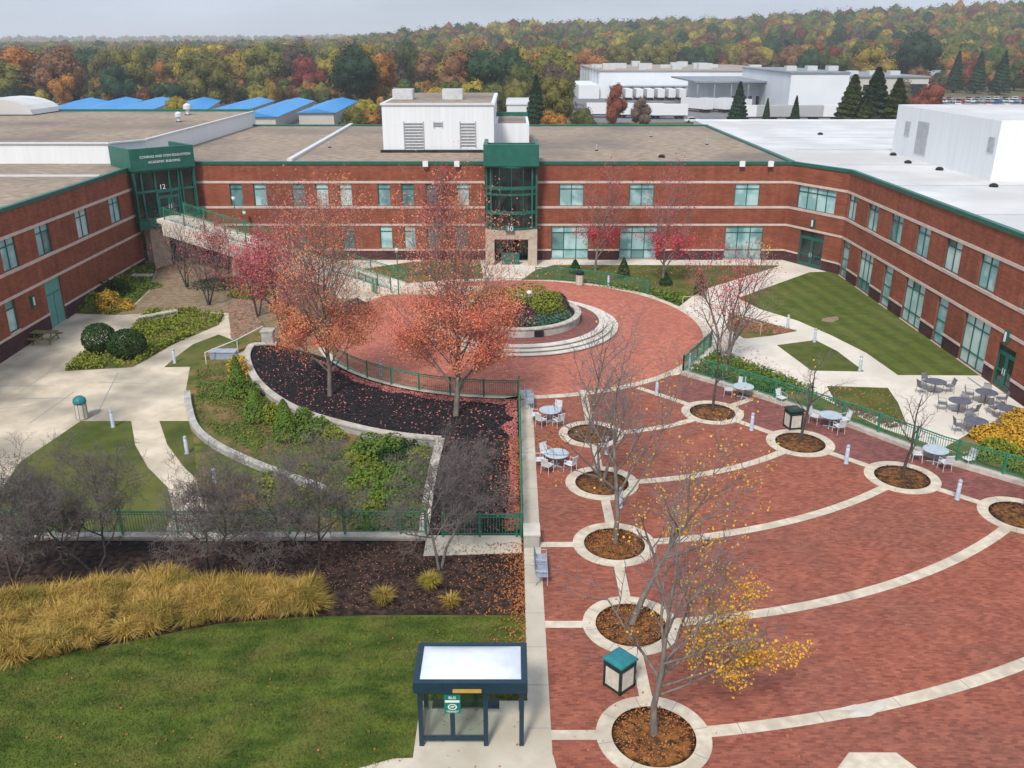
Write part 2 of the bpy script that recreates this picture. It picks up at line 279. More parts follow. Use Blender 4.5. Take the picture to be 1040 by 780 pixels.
    def build(s, name, m, parent=None, smooth=False, label=None):
        o = None
        if parent is not None:
            w = wloc(parent); vs = [(x-w.x, y-w.y, z-w.z) for x, y, z in s.v]
        else: vs = s.v
        me = bpy.data.meshes.new(name); me.from_pydata(vs, [], s.f); me.update()
        if smooth: me.polygons.foreach_set('use_smooth', [True]*len(me.polygons))
        for m_1 in (m if isinstance(m, list) else [m]): me.materials.append(MATS[m_1] if isinstance(m_1, str) else m_1)
        if s.mi: me.polygons.foreach_set('material_index', s.mi)
        o = bpy.data.objects.new(name, me); COL.objects.link(o); o.parent = parent
        if label: o['label'] = label
        return o
def offset(pts, d):
    out = []
    for k, p in enumerate(pts):
        a = pts[max(k-1, 0)]; b = pts[min(k+1, len(pts)-1)]
        dx, dy = b[0]-a[0], b[1]-a[1]; l = hypot(dx, dy) or 1
        out.append((p[0]-dy/l*d, p[1]+dx/l*d))
    return out
def spline(pts, n=6):
    out = []
    P = [pts[0]]+list(pts)+[pts[-1]]
    for k in range(1, len(P)-2):
        for j in range(n):
            t = j/n
            out.append(tuple(0.5*((2*b)+(-a+c)*t+(2*a-5*b+4*c-d)*t*t+(-a+3*b-3*c+d)*t**3) for a, b, c, d in zip(P[k-1], P[k], P[k+1], P[k+2])))
    out.append(tuple(pts[-1])); return out
def tag(o, label, cat, group=None, kind=None):
    if label: o['label'] = label
    if cat: o['category'] = cat
    if group: o['group'] = group
    if kind: o['kind'] = kind
    return o
def struct(o): o['kind'] = 'structure'; return o
def thing(name, label, cat, loc=(0, 0, 0), rz=0.0, group=None):
    o = bpy.data.objects.new(name, None); COL.objects.link(o); o.location = loc; o.rotation_euler = (0, 0, rz)
    o.empty_display_size = 0.3
    return tag(o, label, cat, group)
def base(n): return n.split('.')[0]
def dup(o, parent=None):
    c = o.copy(); COL.objects.link(c); c.parent = parent
    for ch in [x for x in KIDS.get(o.name, [])]: dup(ch, c)
    return c
KIDS = {}
def reg(o):                                      # remember the parts of a thing so copies are cheap
    KIDS[o.name] = [c for c in o.children]
    for c in o.children: reg(c)
    return o
def place(proto, first, loc, rz, label, group=None, sc=None):
    if not first: o = dup(proto)
    else: reg(proto); o = proto
    o.location = loc; o.rotation_euler = (0, 0, rz)
    if sc: o.scale = (sc, sc, sc) if not isinstance(sc, tuple) else sc
    if label: o['label'] = label
    if group: o['group'] = group
    return o
def poly_sheet(name, poly, z, m, court=False, dz=0.0):
    mb = MB(); mb.quad(*[(x, y, (cz(x, y)+dz) if court else z) for x, y in poly])
    return struct(mb.build(name, m))
def gp(*pts, z=0.0): return [G(a, b, z) for a, b in pts]
def gc(*pts): return [GC(a, b) for a, b in pts]
def slab(name, poly, z0, z1, m): return struct(MB().prism(poly, z0, z1).build(name, m))
# ------------------------------------------------------------------ camera, sky, sun
cam = bpy.data.cameras.new('camera'); co = bpy.data.objects.new('camera', cam); COL.objects.link(co)
co.location = (0, 0, CH); co.rotation_euler = (radians(90)-PITCH, 0, 0); cam.sensor_width = 36; cam.lens = FPX/1040*36
cam.clip_end = 12000; SC.camera = co
W = bpy.data.worlds.new('World'); SC.world = W; W.use_nodes = True
wn = W.node_tree.nodes; wl = W.node_tree.links
sk = wn.new('ShaderNodeTexSky'); sk.sky_type = 'NISHITA'; sk.sun_disc = False; sk.sun_elevation = radians(48); sk.sun_rotation = radians(200)
sk.air_density = 1.3; sk.dust_density = 4.0; sk.ozone_density = 1.5
mxw = wn.new('ShaderNodeMix'); mxw.data_type = 'RGBA'; mxw.inputs[0].default_value = 0.80
mxw.inputs[7].default_value = (7.4, 8.4, 10.1, 1); wl.new(sk.outputs[0], mxw.inputs[6])
bg = wn['Background']; wtc = wn.new('ShaderNodeTexCoord'); wmp = wn.new('ShaderNodeMapping'); wmp.inputs['Scale'].default_value = (1.5, 1.5, 9); wl.new(wtc.outputs['Generated'], wmp.inputs['Vector'])
wno = wn.new('ShaderNodeTexNoise'); wno.inputs['Scale'].default_value = 1.7; wno.inputs['Detail'].default_value = 5; wl.new(wmp.outputs[0], wno.inputs['Vector']); wmr = wn.new('ShaderNodeMapRange'); wmr.inputs['From Min'].default_value = .3; wmr.inputs['From Max'].default_value = .7; wmr.inputs['To Min'].default_value = .84; wmr.inputs['To Max'].default_value = 1.16
wl.new(wno.outputs['Fac'], wmr.inputs['Value']); wsc = wn.new('ShaderNodeVectorMath'); wsc.operation = 'SCALE'; wl.new(mxw.outputs[2], wsc.inputs[0]); wl.new(wmr.outputs[0], wsc.inputs['Scale']); wl.new(wsc.outputs[0], bg.inputs['Color']); bg.inputs['Strength'].default_value = 0.068
sl = bpy.data.lights.new('sun', 'SUN'); so = bpy.data.objects.new('sun', sl); COL.objects.link(so)
sl.energy = 2.3; sl.angle = radians(11); sl.color = (1, 0.95, 0.88)
sv = Vector((sin(radians(200))*cos(radians(48)), cos(radians(200))*cos(radians(48)), sin(radians(48)))); so.rotation_euler = sv.to_track_quat('Z', 'Y').to_euler(); so.location = (0, 0, 100)
SC.view_settings.view_transform = 'Standard'; SC.view_settings.look = 'None'; SC.view_settings.exposure = 0.46; SC.view_settings.gamma = 1
try:
    SC.cycles.max_bounces = 6; SC.cycles.transparent_max_bounces = 16; SC.cycles.volume_bounces = 1; SC.cycles.use_denoising = True
except Exception: pass
# ------------------------------------------------------------------ ground sheet with the hollow for the court
def sst(x, a, b): t = min(1, max(0, (x-a)/(b-a))); return t*t*(3-2*t)
HP = [(-0.7, 3), (-0.3, 5), (-0.2, 9), (-0.1, 17), (0.0, 24), (0.12, 25), (0.22, 28), (0.35, 37), (0.5, 45), (0.8, 48)]
def T(x, y):
    if y < 380: return 0.0
    a = x/y; h = HP[0][1] if a < HP[0][0] else HP[-1][1]
    for (a0, h0), (a1, h1) in zip(HP, HP[1:]):
        if a0 <= a < a1: h = h0+(h1-h0)*(a-a0)/(a1-a0)
    t = sst(y, 480, 1150)*h
    t += sst(y, 2600, 3800)*(26+14*noise.noise(Vector((x*0.0009, y*0.0007, 3))))*(1 if a < 0.05 else max(0, 1-(a-0.05)*6))
    t += sst(y, 1500, 2400)*8*noise.noise(Vector((x*0.002, y*0.002, 0)))
    return t
HOLE = (-40.0, -2.6, 33.4, 76.0)
xs = [-4500, -3500, -2800, -2200, -1700, -1300, -1000, -800, -650, -520, -420, -340, -270, -200, -150, -100, -60, -40.0, -20, -10, -2.6, 6, 20, 40, 70, 110, 160, 220, 290, 370, 460, 560, 680, 820, 1000, 1250, 1600, 2000, 2600, 3400, 4500]
ys = [-60, 0, 15, 33.4, 50, 60, 76.0, 100, 160, 230, 300, 380, 430, 480, 540, 600, 670, 740, 820, 900, 1000, 1100, 1250, 1450, 1700, 2000, 2400, 2800, 3200, 3600, 3900, 4300, 5200]
mb = MB(); idx = {}
for i, x in enumerate(xs):
    for j, y in enumerate(ys): idx[i, j] = len(mb.v); mb.v.append((x, y, T(x, y)-(0.0 if y < 160 else 0.02)))
for i in range(len(xs)-1):
    for j in range(len(ys)-1):
        if xs[i] >= HOLE[0] and xs[i+1] <= HOLE[1] and ys[j] >= HOLE[2] and ys[j+1] <= HOLE[3]: continue
        mb.f.append((idx[i, j], idx[i+1, j], idx[i+1, j+1], idx[i, j+1]))
struct(mb.build('ground', 'far_field', smooth=True))
GD = 0.25
XW = -34.8; XE = 30.2; YF = 86.4
# ------------------------------------------------------------------ round plaza, brick fan, bands
CC = (0.1, 64.15); RC = 14.35
XL, XR = 0.5, 1.22
def arc(c, r, a0, a1, n): return [(c[0]+r*cos(a0+(a1-a0)*k/n), c[1]+r*sin(a0+(a1-a0)*k/n)) for k in range(n+1)]
KERB = gp((693, 380), (738, 393), (783, 407), (869, 435), (955, 467.7), (1040, 492.7))+[(28.5, 34.5), (34, 28)]
slab('front_lawn', [(-45, 5), (XL, 5), (XL, 33.2), (-45, 33.2)], -0.3, 0.012, 'lawn_grass')
slab('plaza_paving', [(XR, 5), (50, 5), (50, 20), (34, 28)][:3]+[KERB[-1]]+KERB[-2::-1]+[(9.6, 53.3), (XR, 50.2)], -0.2, 0.016, 'brick_paving')
slab('round_plaza_kerb', arc(CC, RC+0.28, 0, 2*pi, 96)[:-1], -0.3, 0.022, 'band_concrete')
slab('round_plaza', arc(CC, RC-0.27, 0, 2*pi, 96)[:-1], -0.2, 0.027, 'brick_paving_pale')
# darker pavers along the east kerb
RL = [(4.38, 21.68), (4.38, 27.3), (4.38, 32.95), (4.38, 38.6), (4.34, 44.4)]
RR = [(11.64, 47.45), (15.46, 43.25), (19.26, 39.2), (23.06, 35.4)]
dk = [G(692, 409.6), RR[0], RR[1], RR[2], RR[3], (29, 29)]
poly_sheet('plaza_edge_paving', dk+[(34, 28)]+KERB[-2::-1], 0.020, 'brick_paving_dark')
import numpy as np
JT = MB()
def arcband(cl, pts):
    w = np.array(pts); wt = np.ones(len(w)); wt[0] = 3; wt[-1] = 3 if cl else 1
    A = np.c_[2*w, np.ones(len(w))]*wt[:, None]; b = (w**2).sum(1)*wt; q = np.linalg.lstsq(A, b, rcond=None)[0]; rr = sqrt(q[2]+q[0]**2+q[1]**2)
    a0 = atan2(w[0][1]-q[1], w[0][0]-q[0]); a1 = atan2(w[-1][1]-q[1], w[-1][0]-q[0])
    cx_, cy_, rr = float(q[0]), float(q[1]), float(rr); n_ = int(abs(a1-a0)*rr/2.6)
    for k in range(1, n_):
        a_ = a0+(a1-a0)*k/n_; JT.strip([(cx_+(rr-.24)*cos(a_), cy_+(rr-.24)*sin(a_)), (cx_+(rr+.24)*cos(a_), cy_+(rr+.24)*sin(a_))], .025, .0275)
    return struct(MB().strip(arc((float(q[0]), float(q[1])), float(rr), a0, a1, 40), 0.48, 0.0235).build('plaza_band', 'band_concrete'))
def band(name, pts, w=0.5, n=7, z=0.0235, m='band_concrete'):
    return struct(MB().strip(spline(pts, n), w, z).build(name, m))
arcband(0, [RL[0]]+gp((730, 741), (800, 734.3), (856, 725), (912.8, 712.6), (969, 697.6), (1040, 674.2))+[(22, 27.3), (27, 31)])
arcband(1, [RL[1]]+gp((693, 629), (747.7, 625), (800, 618), (856, 607), (915, 591.5), (966, 572), (1018, 542))+[RR[3]])
arcband(1, [RL[2]]+gp((666.7, 549), (735, 543), (800, 531.3), (831, 520), (893, 498.5))+[RR[2]])
arcband(1, [RL[3]]+gp((654.6, 487), (722, 481.5), (789, 460.8))+[RR[1]])
arcband(1, [RL[4]]+gp((627.7, 439.8), (665.4, 435), (699, 428))+[RR[0]])
z2 = 0.0265
for y in (21.72, 27.32, 32.9): struct(MB().strip([(XR, y), (4.38, y)], 0.42, z2).build('plaza_band', 'band_concrete'))
struct(MB().strip([(4.38, 21.7), (4.38, 51.0)], 0.42, 0.0285).build('plaza_band', 'band_concrete'))
band('plaza_band', [G(648, 394), RR[0]], 0.45, z=z2); band('plaza_band', RR[:4]+[(27, 31.6)], 0.45, z=z2); band('plaza_band', [RR[0], G(762, 406)], 0.45, z=0.0285)
slab('plaza_walk', [(XL, 5), (XR, 5), (XR, 51), (XL, 51)], -0.3, 0.034, 'walk_concrete')
slab('lower_walk', gp((360, 782), (400, 771), (540, 766), (562, 768), (570, 800), (360, 800)), -0.2, 0.026, 'walk_concrete')
slab('bench_pad', gp((862, 765), (910, 765), (950, 795), (840, 795)), -0.2, 0.03, 'band_concrete')
poly_sheet('white_stain', gp((846, 722), (868, 716), (884, 719), (892, 713), (903, 712.5), (896, 721), (884, 728), (864, 730), (862, 726), (874, 722)), 0.0305, 'white_stone')
for i, c in enumerate(RL+RR):
    struct(MB().wallring(c, 1.30, 1.78, -0.2, 0.040+0.001*(i % 2), 48).build('tree_ring_kerb', 'band_concrete'))
    mb = MB(); mb.lathe([(1.30, 0.031), (0.9, 0.06), (0.3, 0.10)], (c[0], c[1], 0), 32)
    struct(mb.build('tree_ring_mulch', 'ring_mulch', smooth=True))
for i, c in enumerate(RL+RR):
    for k in range(8): a_ = k*pi/4+.2; JT.strip([(c[0]+1.31*cos(a_), c[1]+1.31*sin(a_)), (c[0]+1.77*cos(a_), c[1]+1.77*sin(a_))], .022, .0445)
for k in range(44): a_ = k*2*pi/44; JT.strip([(CC[0]+(RC-.26)*cos(a_), CC[1]+(RC-.26)*sin(a_)), (CC[0]+(RC+.27)*cos(a_), CC[1]+(RC+.27)*sin(a_))], .03, .0258 if False else .0312)
for k in range(17): JT.strip([(XL+.02, 18+k*2.0), (XR-.01, 18+k*2.0)], .022, .0385)
struct(JT.build('paving_joint', 'far_grey'))
# ------------------------------------------------------------------ mulch bed, curved wall, garden, court
capline = spline([GC(*q, 0.75) if False else G(*q, 0.2) for q in ((281, 348), (262, 348.5), (254.5, 351), (250.7, 362.4), (259, 383), (279.6, 402), (312, 418.4), (365, 433), (406.4, 440.5), (447.6, 444.4))], 5)
wl2 = [G(447.6, 444.4, 0.2), G(441, 470, 0.2), G(436, 495, 0.2), (-3.85, 33.5)]
FY = 33.4
bed = capline+wl2[1:]+[(XL, 33.5), (XL, 50.0)]+arc(CC, RC+0.25, -pi/2+0.03, -pi+0.52, 14)
slab('tree_bed', bed, -1.3, 0.05, 'black_mulch')
def wall_thing(name, label, path, w, z0, z1, body, cap, capw=0.12, caph=0.10):
    t = thing(name, label, 'wall', (path[0][0], path[0][1], 0))
    MB().strip(path, w, z0, z1-caph).build('wall_body', body, t)
    MB().strip(path, w+capw, z1-caph, z1).build('coping', cap, t)
    return t
wall_thing('retaining_wall', 'curved pale retaining wall with stone cap round the black mulch bed', capline, 0.34, -1.4, 0.20, 'wall_stone', 'cap_stone')
wall_thing('retaining_wall', 'straight leaf-strewn wall between the mulch bed and the green shrub garden', [wl2[0], wl2[1], wl2[2], wl2[3]], 0.34, -1.4, 0.19, 'wall_stone', 'cap_stone')
wall_thing('retaining_wall', 'long low wall under the green fence behind the grey bare trees', [(-36, FY), (-3.7, FY)], 0.38, -1.4, 0.25, 'wall_stone', 'cap_stone')
t = thing('retaining_wall', 'low grey stone wall curving through the lower garden', 'wall', (*GC(219, 455), 0))
for z_, w_, nm, m_ in ((GD+0.24, 0.30, 'wall_body', 'wall_stone'), (GD+0.34, 0.38, 'coping', 'wall_stone')):
    mb = MB(); mb.strip(spline([GC(a_, b_, .5) for a_, b_ in ((190, 398), (192, 414), (199, 434), (219, 451), (254, 468), (288, 481), (330, 496))], 5), w_, 0, 1); mb.v = [(x, y, (-1.5 if nm == 'wall_body' else cz(x, y)+GD+0.24) if z == 0 else cz(x, y)+z_) for x, y, z in mb.v]; mb.build(nm, m_, t)
slab('concrete_pad', [(-3.7, 31.95), (XL-0.1, 32.2), (XL-0.1, 33.6), (-3.7, 33.6)], -0.2, 0.06, 'walk_concrete')
MUL = gp((0, 672), (60, 664), (130, 652), (220, 634), (300, 627), (380, 625), (460, 625), (533, 626))
slab('shrub_bed', [(-45, 24.4)]+MUL[:-1]+[(XL, 27.9), (XL, 33.2), (-45, 33.2)], -0.2, 0.035, 'brown_mulch')
# court
poly_sheet('court_paving', [(-40, 33.4), (-2.6, 33.4), (-2.6, 76), (-40, 76)], 0, 'court_concrete', True)
for s, z in (((-40, 33.4), 0),): pass
gbp = [GC(a_, b_, GD) for a_, b_ in ((193, 372), (205, 366), (248, 362), (262, 385), (320, 420), (440, 445), (436, 560), (200, 560), (215, 520), (200, 490), (196, 440), (191, 415), (189, 395))]
mb = MB(); mb.prism(gbp, 0, 1); mb.v = [(x, y, -1.6 if z == 0 else cz(x, y)+GD) for x, y, z in mb.v]; struct(mb.build('garden_bed', 'garden_cover'))
poly_sheet('court_lawn', gc((82, 428), (133, 428), (137, 452), (150, 475), (170, 495), (176, 520), (160, 560), (-80, 560), (-40, 520), (0, 500), (20, 470)), 0, 'yard_grass', True, 0.03)
poly_sheet('court_lawn', gc((162, 428), (192, 428), (197, 440), (215, 455), (235, 468), (202, 489), (187, 475), (170, 452)), 0, 'yard_grass', True, 0.032)
poly_sheet('court_lawn', gc((167, 373), (180, 362), (196, 350), (222, 340), (235, 345), (228, 360), (220, 372)), 0, 'yard_grass', True, 0.03)
poly_sheet('planting_bed', gc((66, 377), (90, 357), (125, 348), (140, 330), (150, 318), (195, 316), (228, 320), (222, 330), (175, 350), (135, 373)), 0, 'garden_cover', True, 0.03)
poly_sheet('planting_bed', gc((66, 318), (133, 272), (160, 268), (150, 296), (133, 312), (118, 320)), 0, 'garden_cover', True, 0.03)
poly_sheet('leaf_litter_ground', gc((120, 320), (135, 312), (152, 296), (162, 268), (240, 240), (330, 262), (340, 290), (345, 330), (300, 340), (235, 344), (232, 318), (195, 315)), 0, 'leaf_litter', True, 0.026)
slab('ramp_bed', gp((340, 330), (352, 310), (376, 298), (388, 289), (330, 268), (262, 262), (240, 285), (262, 320), (280, 347), (340, 366)), -1.2, 0.004, 'leaf_litter')
# stepped walk beside the bed
slab('court_walk', gc((205, 366), (222, 352), (262, 338), (282, 332), (285, 340), (262, 350), (232, 363)), -1.2, -0.05, 'garden_cover')
# court expansion joints as thin scored strips
mb = MB()
for a, b in (((0, 392), (55, 392)), ((18, 405), (80, 404)), ((60, 371), (20, 398)), ((100, 388), (150, 390)), ((0, 415), (35, 412)), ((30, 430), (75, 398)), ((120, 378), (95, 428))):
    mb.strip([GC(*a), GC(*b)], 0.04, 0)
mb.v = [(x, y, cz(x, y)+0.008) for x, y, z in mb.v]
struct(mb.build('court_joint', 'far_grey'))
# ------------------------------------------------------------------ yard on the east and north side
slab('yard_paving', [(9.8, 53.9), (16, 50.2), (20, 46), (24.6, 40.5), (29, 36), (33, 30), (33, 86.5), (-36, 86.5), (-36, 76), (-2.6, 76), (-2.6, 79), (8, 79)], -0.4, 0.008, 'yard_concrete')
def lawn(name, pts, m='yard_grass', z=0.05): return slab(name, gp(*pts), -0.3, z, m)
ylawn = lawn('yard_lawn', ((822, 277), (849, 276), (862, 280), (900, 305), (950, 338), (1000, 381.5), (912, 381), (880, 358.6), (845, 341), (810.8, 326), (772, 314), (750, 303)), 'mown_grass')
lawn('yard_lawn', ((789.6, 351), (828, 346), (850, 357), (877, 377.5), (824, 376.5))); lawn('yard_lawn', ((840, 392.7), (901.5, 394.6), (912, 410), (921, 432), (850, 411)))
lawn('planting_strip', ((740, 318), (772, 326), (809, 336.5), (784, 341), (756, 344), (738, 333)), 'garden_cover')
lawn('yard_lawn', ((530, 284.5), (544, 274.6), (563, 269.5), (791.5, 270), (718.5, 293), (700, 303), (690, 311.5), (663, 300), (634, 292.8), (596, 287.5), (560, 284.5)))
lawn('planting_strip', ((366, 288), (340, 278), (420, 266), (488, 268), (491, 283), (460, 284), (425, 287)), 'garden_cover', 0.045)
lawn('planting_strip', ((426, 266), (440, 261), (488, 262), (488, 268)), 'leaf_litter', 0.04)
lawn('planting_strip', ((700, 379), (726, 359.5), (763, 372), (800, 388), (830, 402), (858, 417), (905, 440), (955, 460), (1010, 480), (958, 464), (870, 431), (784, 403.5)), 'garden_cover', 0.06)
lawn('planting_strip', ((960, 455), (1000, 432), (1060, 425), (1060, 495), (1040, 488)), 'garden_cover', 0.07)
slab('plaza_kerb', offset(KERB, 0.22)+offset(KERB, -0.22)[::-1], -0.2, 0.24, 'cap_stone')
# stripes mown into the big lawn, short/long blades
mb = MB()
for k in range(9):
    a = G(770+k*11, 312-k*3.2, .054); b = G(870+k*13, 353-k*6.5, .054)
# thin drain line to the door
struct(MB().strip(gp((983, 383.5), (1040, 424)), 0.12, 0.0125).build('drain_line', 'far_grey'))
poly_sheet('worn_patch', gp((835, 324), (850, 321.5), (852, 325), (845, 328), (834, 327)), 0.055, 'leaf_litter')
# ------------------------------------------------------------------ island: steps, landing, planter
IC = (0.55, 64.6)
t = thing('round_steps', 'three white stone steps ringing the brick landing of the round planter', 'steps', (IC[0], IC[1], 0))
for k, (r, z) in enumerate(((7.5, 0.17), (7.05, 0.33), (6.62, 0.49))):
    st_ = MB().wallring(IC, r-0.56, r-0.07, -0.05+k*0.12, z-0.061, 80).build('step', 'far_grey', t)  # riser bodies in dark grey: shade below the white treads put into the colour
    MB().wallring(IC, r-0.52-0.03*k, r, z-0.06, z, 80).build('tread', 'white_stone', st_)
MB().lathe([(6.2, 0.0), (6.2, 0.486)], (IC[0], IC[1], 0), 72).build('landing', 'brick_paving_dark', t)
t = thing('round_planter', 'low round pale stone planter in the middle of the round plaza', 'planter', (IC[0], IC[1], 0))
MB().wallring(IC, 4.25, 4.6, 0.4, 1.05, 72).build('planter_wall', 'wall_stone', t)
MB().wallring(IC, 4.2, 4.68, 1.05, 1.15, 72).build('coping', 'cap_stone', t)
MB().lathe([(4.25, 0.45), (4.25, 1.0)], (IC[0], IC[1], 0), 48).build('soil', 'black_mulch', t)
ang = radians(-73); bx = IC[0]+4.62*cos(ang); by = IC[1]+4.62*sin(ang)
MB().box(bx-0.35, by-0.06, 0.50, bx+0.35, by+0.10, 0.95).build('vent_grille', 'black_plastic', t)
# ------------------------------------------------------------------ foliage builders
def leafquads(mb, pos, size, rng, up=0.3, out=None, ow=1.3):
    n = Vector((rng.gauss(0, 1), rng.gauss(0, 1), rng.gauss(0, 1)+up))
    if out is not None: n += Vector(out)*ow
    if n.length < 1e-3: n = Vector((0, 0, 1))
    n.normalize(); u = n.orthogonal().normalized(); a = rng.uniform(0, 2*pi); w = n.cross(u)
    e1 = (u*cos(a)+w*sin(a))*size*0.5; e2 = (w*cos(a)-u*sin(a))*size*rng.uniform(0.32, 0.5)
    p = Vector(pos); i = len(mb.v)
    mb.v += [tuple(p-e1), tuple(p-e2), tuple(p+e1), tuple(p+e2)]; mb.f.append((i, i+1, i+2, i+3))
def ico(level):
    import bmesh
    b = bmesh.new(); bmesh.ops.create_icosphere(b, subdivisions=level, radius=1.0); v = [tuple(x.co) for x in b.verts]; f = [tuple(q.index for q in x.verts) for x in b.faces]; b.free(); return v, f
ICO1, ICO2 = ico(1), ico(2)
def blob(mb, c, rx, ry, rz, rng, tmpl, amp=0.22, fr=1.7):
    i = len(mb.v); o = Vector((rng.uniform(0, 99), rng.uniform(0, 99), rng.uniform(0, 99)))
    for x, y, z in tmpl[0]:
        k = 1+amp*noise.noise(Vector((x, y, z))*fr+o)*2
        mb.v.append((c[0]+x*rx*k, c[1]+y*ry*k, c[2]+z*rz*k))
    mb.f += [tuple(i+a for a in f) for f in tmpl[1]]; return len(tmpl[1])
def lobes(mb, rng, c, rx, ry, rz, n, size, nl=9, shell=0.35, lob=0.5):
    ls = []
    for _ in range(nl):
        while True:
            v = Vector((rng.uniform(-1, 1), rng.uniform(-1, 1), rng.uniform(-1, 1)))
            if v.length < 1: break
        ls.append((v*0.62, rng.uniform(lob*0.7, lob*1.15)))
    for l, r in ls: blob(mb, (c[0]+l.x*rx, c[1]+l.y*ry, c[2]+l.z*rz), rx*r*.70, ry*r*.70, rz*r*.70, rng, ICO2, .18, 2.5)
    for _ in range(n):
        l, r = ls[rng.randrange(nl)]
        d = Vector((rng.gauss(0, 1), rng.gauss(0, 1), rng.gauss(0, 1))).normalized()
        q = l+d*r*(1-shell*rng.random()**1.5)
        leafquads(mb, (c[0]+q.x*rx, c[1]+q.y*ry, c[2]+q.z*rz), size*rng.uniform(0.6, 1.3), rng, 0.4, d, 2.2)
def shrub(label, x, y, z, rx, ry, h, m, n=500, size=0.16, group=None, name='shrub', cat='shrub', form='mound', seed=None):
    rng = random.Random(seed if seed is not None else hash((round(x, 1), round(y, 1))) & 0xffff); mb = MB()
    for _ in range(n):
        d = Vector((rng.gauss(0, 1), rng.gauss(0, 1), abs(rng.gauss(0, 1)))).normalized()
        if form == 'cone':
            t = rng.random()**0.75; a = rng.uniform(0, 2*pi); r = (1-t)**0.72*(0.55+0.45*min(1, t*6))*(1-0.25*rng.random()**2)
            q = Vector((rx*r*cos(a), ry*r*sin(a), h*t)); o = (cos(a), sin(a), 0.5)
        elif form == 'ball':
            d.z = rng.gauss(0, 1)*0.9; d.normalize(); r = 1-0.14*rng.random()**2; q = Vector((rx*d.x*r, ry*d.y*r, h/2+h/2*d.z*r)); o = d
        else:
            bmp = 1+0.28*noise.noise(Vector((d.x*2+x, d.y*2+y, d.z*2))); r = bmp*(1-0.35*rng.random()**2); q = Vector((rx*d.x*r, ry*d.y*r, h*d.z*r)); o = d
        leafquads(mb, (x+q.x, y+q.y, z+q.z), size*rng.uniform(0.7, 1.3), rng, 0.3, o)
    t = thing(name, label, cat, (x, y, z), 0, group)
    # woody core under the leaves
    core = MB()
    for k in range(5):
        a = k*1.257+rng.random(); rr = 0.45 if form != 'cone' else 0.12
        core.tube([(x+0.05*cos(a), y+0.05*sin(a), z-0.05), (x+rx*rr*cos(a)*0.5, y+ry*rr*sin(a)*0.5, z+h*0.45), (x+rx*rr*cos(a), y+ry*rr*sin(a), z+h*0.8)], [0.03, 0.02, 0.01], 4)
    core.build('stem', 'bark_dark', t)
    mb.build('foliage', m, t)
    return t
def grow(rng, base_, height, spread, levels=3, kids=(7, 6, 5), r0=0.16, trunkh=0.35, up=0.55, multi=1, wob=0.12, lenk=(0.6, 0.5, 0.45), lean=(0, 0), rk=0.55):
    """returns (mesh of trunk+limbs, mesh of twigs, list of twig points)"""
    tm, tw, tips = MB(), MB(), []
    def br(p, d, L_, r, lv):
        n = 5 if lv == 0 else (4 if lv < 3 else 3); pts = [Vector(p)]; rad = [r]; dd = Vector(d)
        for k in range(n):
            dd = (dd+Vector((rng.gauss(0, wob), rng.gauss(0, wob), rng.gauss(0, wob)+(0.10 if lv else 0.05)))).normalized()
            pts.append(pts[-1]+dd*L_/n); rad.append(max(0.0045, r*(1-0.80*(k+1)/n)))
        (tm if lv <= 1 else tw).tube(pts, rad, (8, 6, 4, 3, 3)[lv], cap=False)
        if lv >= 2: tips.extend([(q, lv) for q in pts[1:]])
        if lv < levels:
            for j in range(kids[lv]):
                t = (trunkh if lv == 0 else 0.22)+(1-(trunkh if lv == 0 else 0.22))*(j+rng.random()*0.8)/kids[lv]
                t = min(t, 0.98); k = min(int(t*n), n-1); q = pts[k].lerp(pts[k+1], t*n-k)
                ax = (pts[k+1]-pts[k]).normalized(); a = rng.uniform(0, 2*pi) if lv else j*2.4+rng.uniform(-.4, .4)
                o = ax.orthogonal().normalized(); side = (o*cos(a)+ax.cross(o)*sin(a))
                nd = (side*(spread*(1.15-0.55*t if lv == 0 else 1))+ax*up+Vector((0, 0, 0.18))).normalized()
                br(q, nd, L_*lenk[lv]*rng.uniform(0.75, 1.2)*(1.0 if lv else (1.15-0.45*t)), rad[k]*(rk if lv == 0 else 0.55)+0.004, lv+1)
    for s in range(multi):
        a = 2*pi*s/multi+rng.random(); k = 0.0 if multi == 1 else 0.28
        br(Vector(base_)+Vector((cos(a), sin(a), 0))*0.08*(multi > 1), Vector((k*cos(a)+lean[0], k*sin(a)+lean[1], 1)).normalized(), height*rng.uniform(0.92, 1.0), r0*(1 if multi == 1 else 0.75), 0)
    return tm, tw, tips
def tree(name, label, loc, gr, bark, twig, leafm=None, nleaf=0, lsize=0.12, leaf_fn=None, seed=1, group=None, spreadl=0.22, clump=1):
    rng = random.Random(seed); tm, tw, tips = gr
    t = thing(name, label, 'tree', loc, 0, group)
    for mb_, nm, m in ((tm, 'trunk', bark), (tw, 'twigs', twig)):
        mb_.v = [(x+loc[0], y+loc[1], z+loc[2]) for x, y, z in mb_.v]; mb_.build(nm, m, t, smooth=True)
    if leafm and nleaf:
        mb = MB(); c = 0; tries = 0
        while c < nleaf and tries < nleaf*40:
            tries += 1; q, lv = tips[rng.randrange(len(tips))]
            if leaf_fn and rng.random() > leaf_fn(q, rng): continue
            for _ in range(clump):
                g = q+Vector((rng.gauss(0, spreadl), rng.gauss(0, spreadl), rng.gauss(0, spreadl*0.8)-spreadl*0.3))
                leafquads(mb, (g.x+loc[0], g.y+loc[1], g.z+loc[2]), lsize*rng.uniform(0.6, 1.35), rng, 0.3); c += 1
        mb.build('crown', leafm, t)
    return t
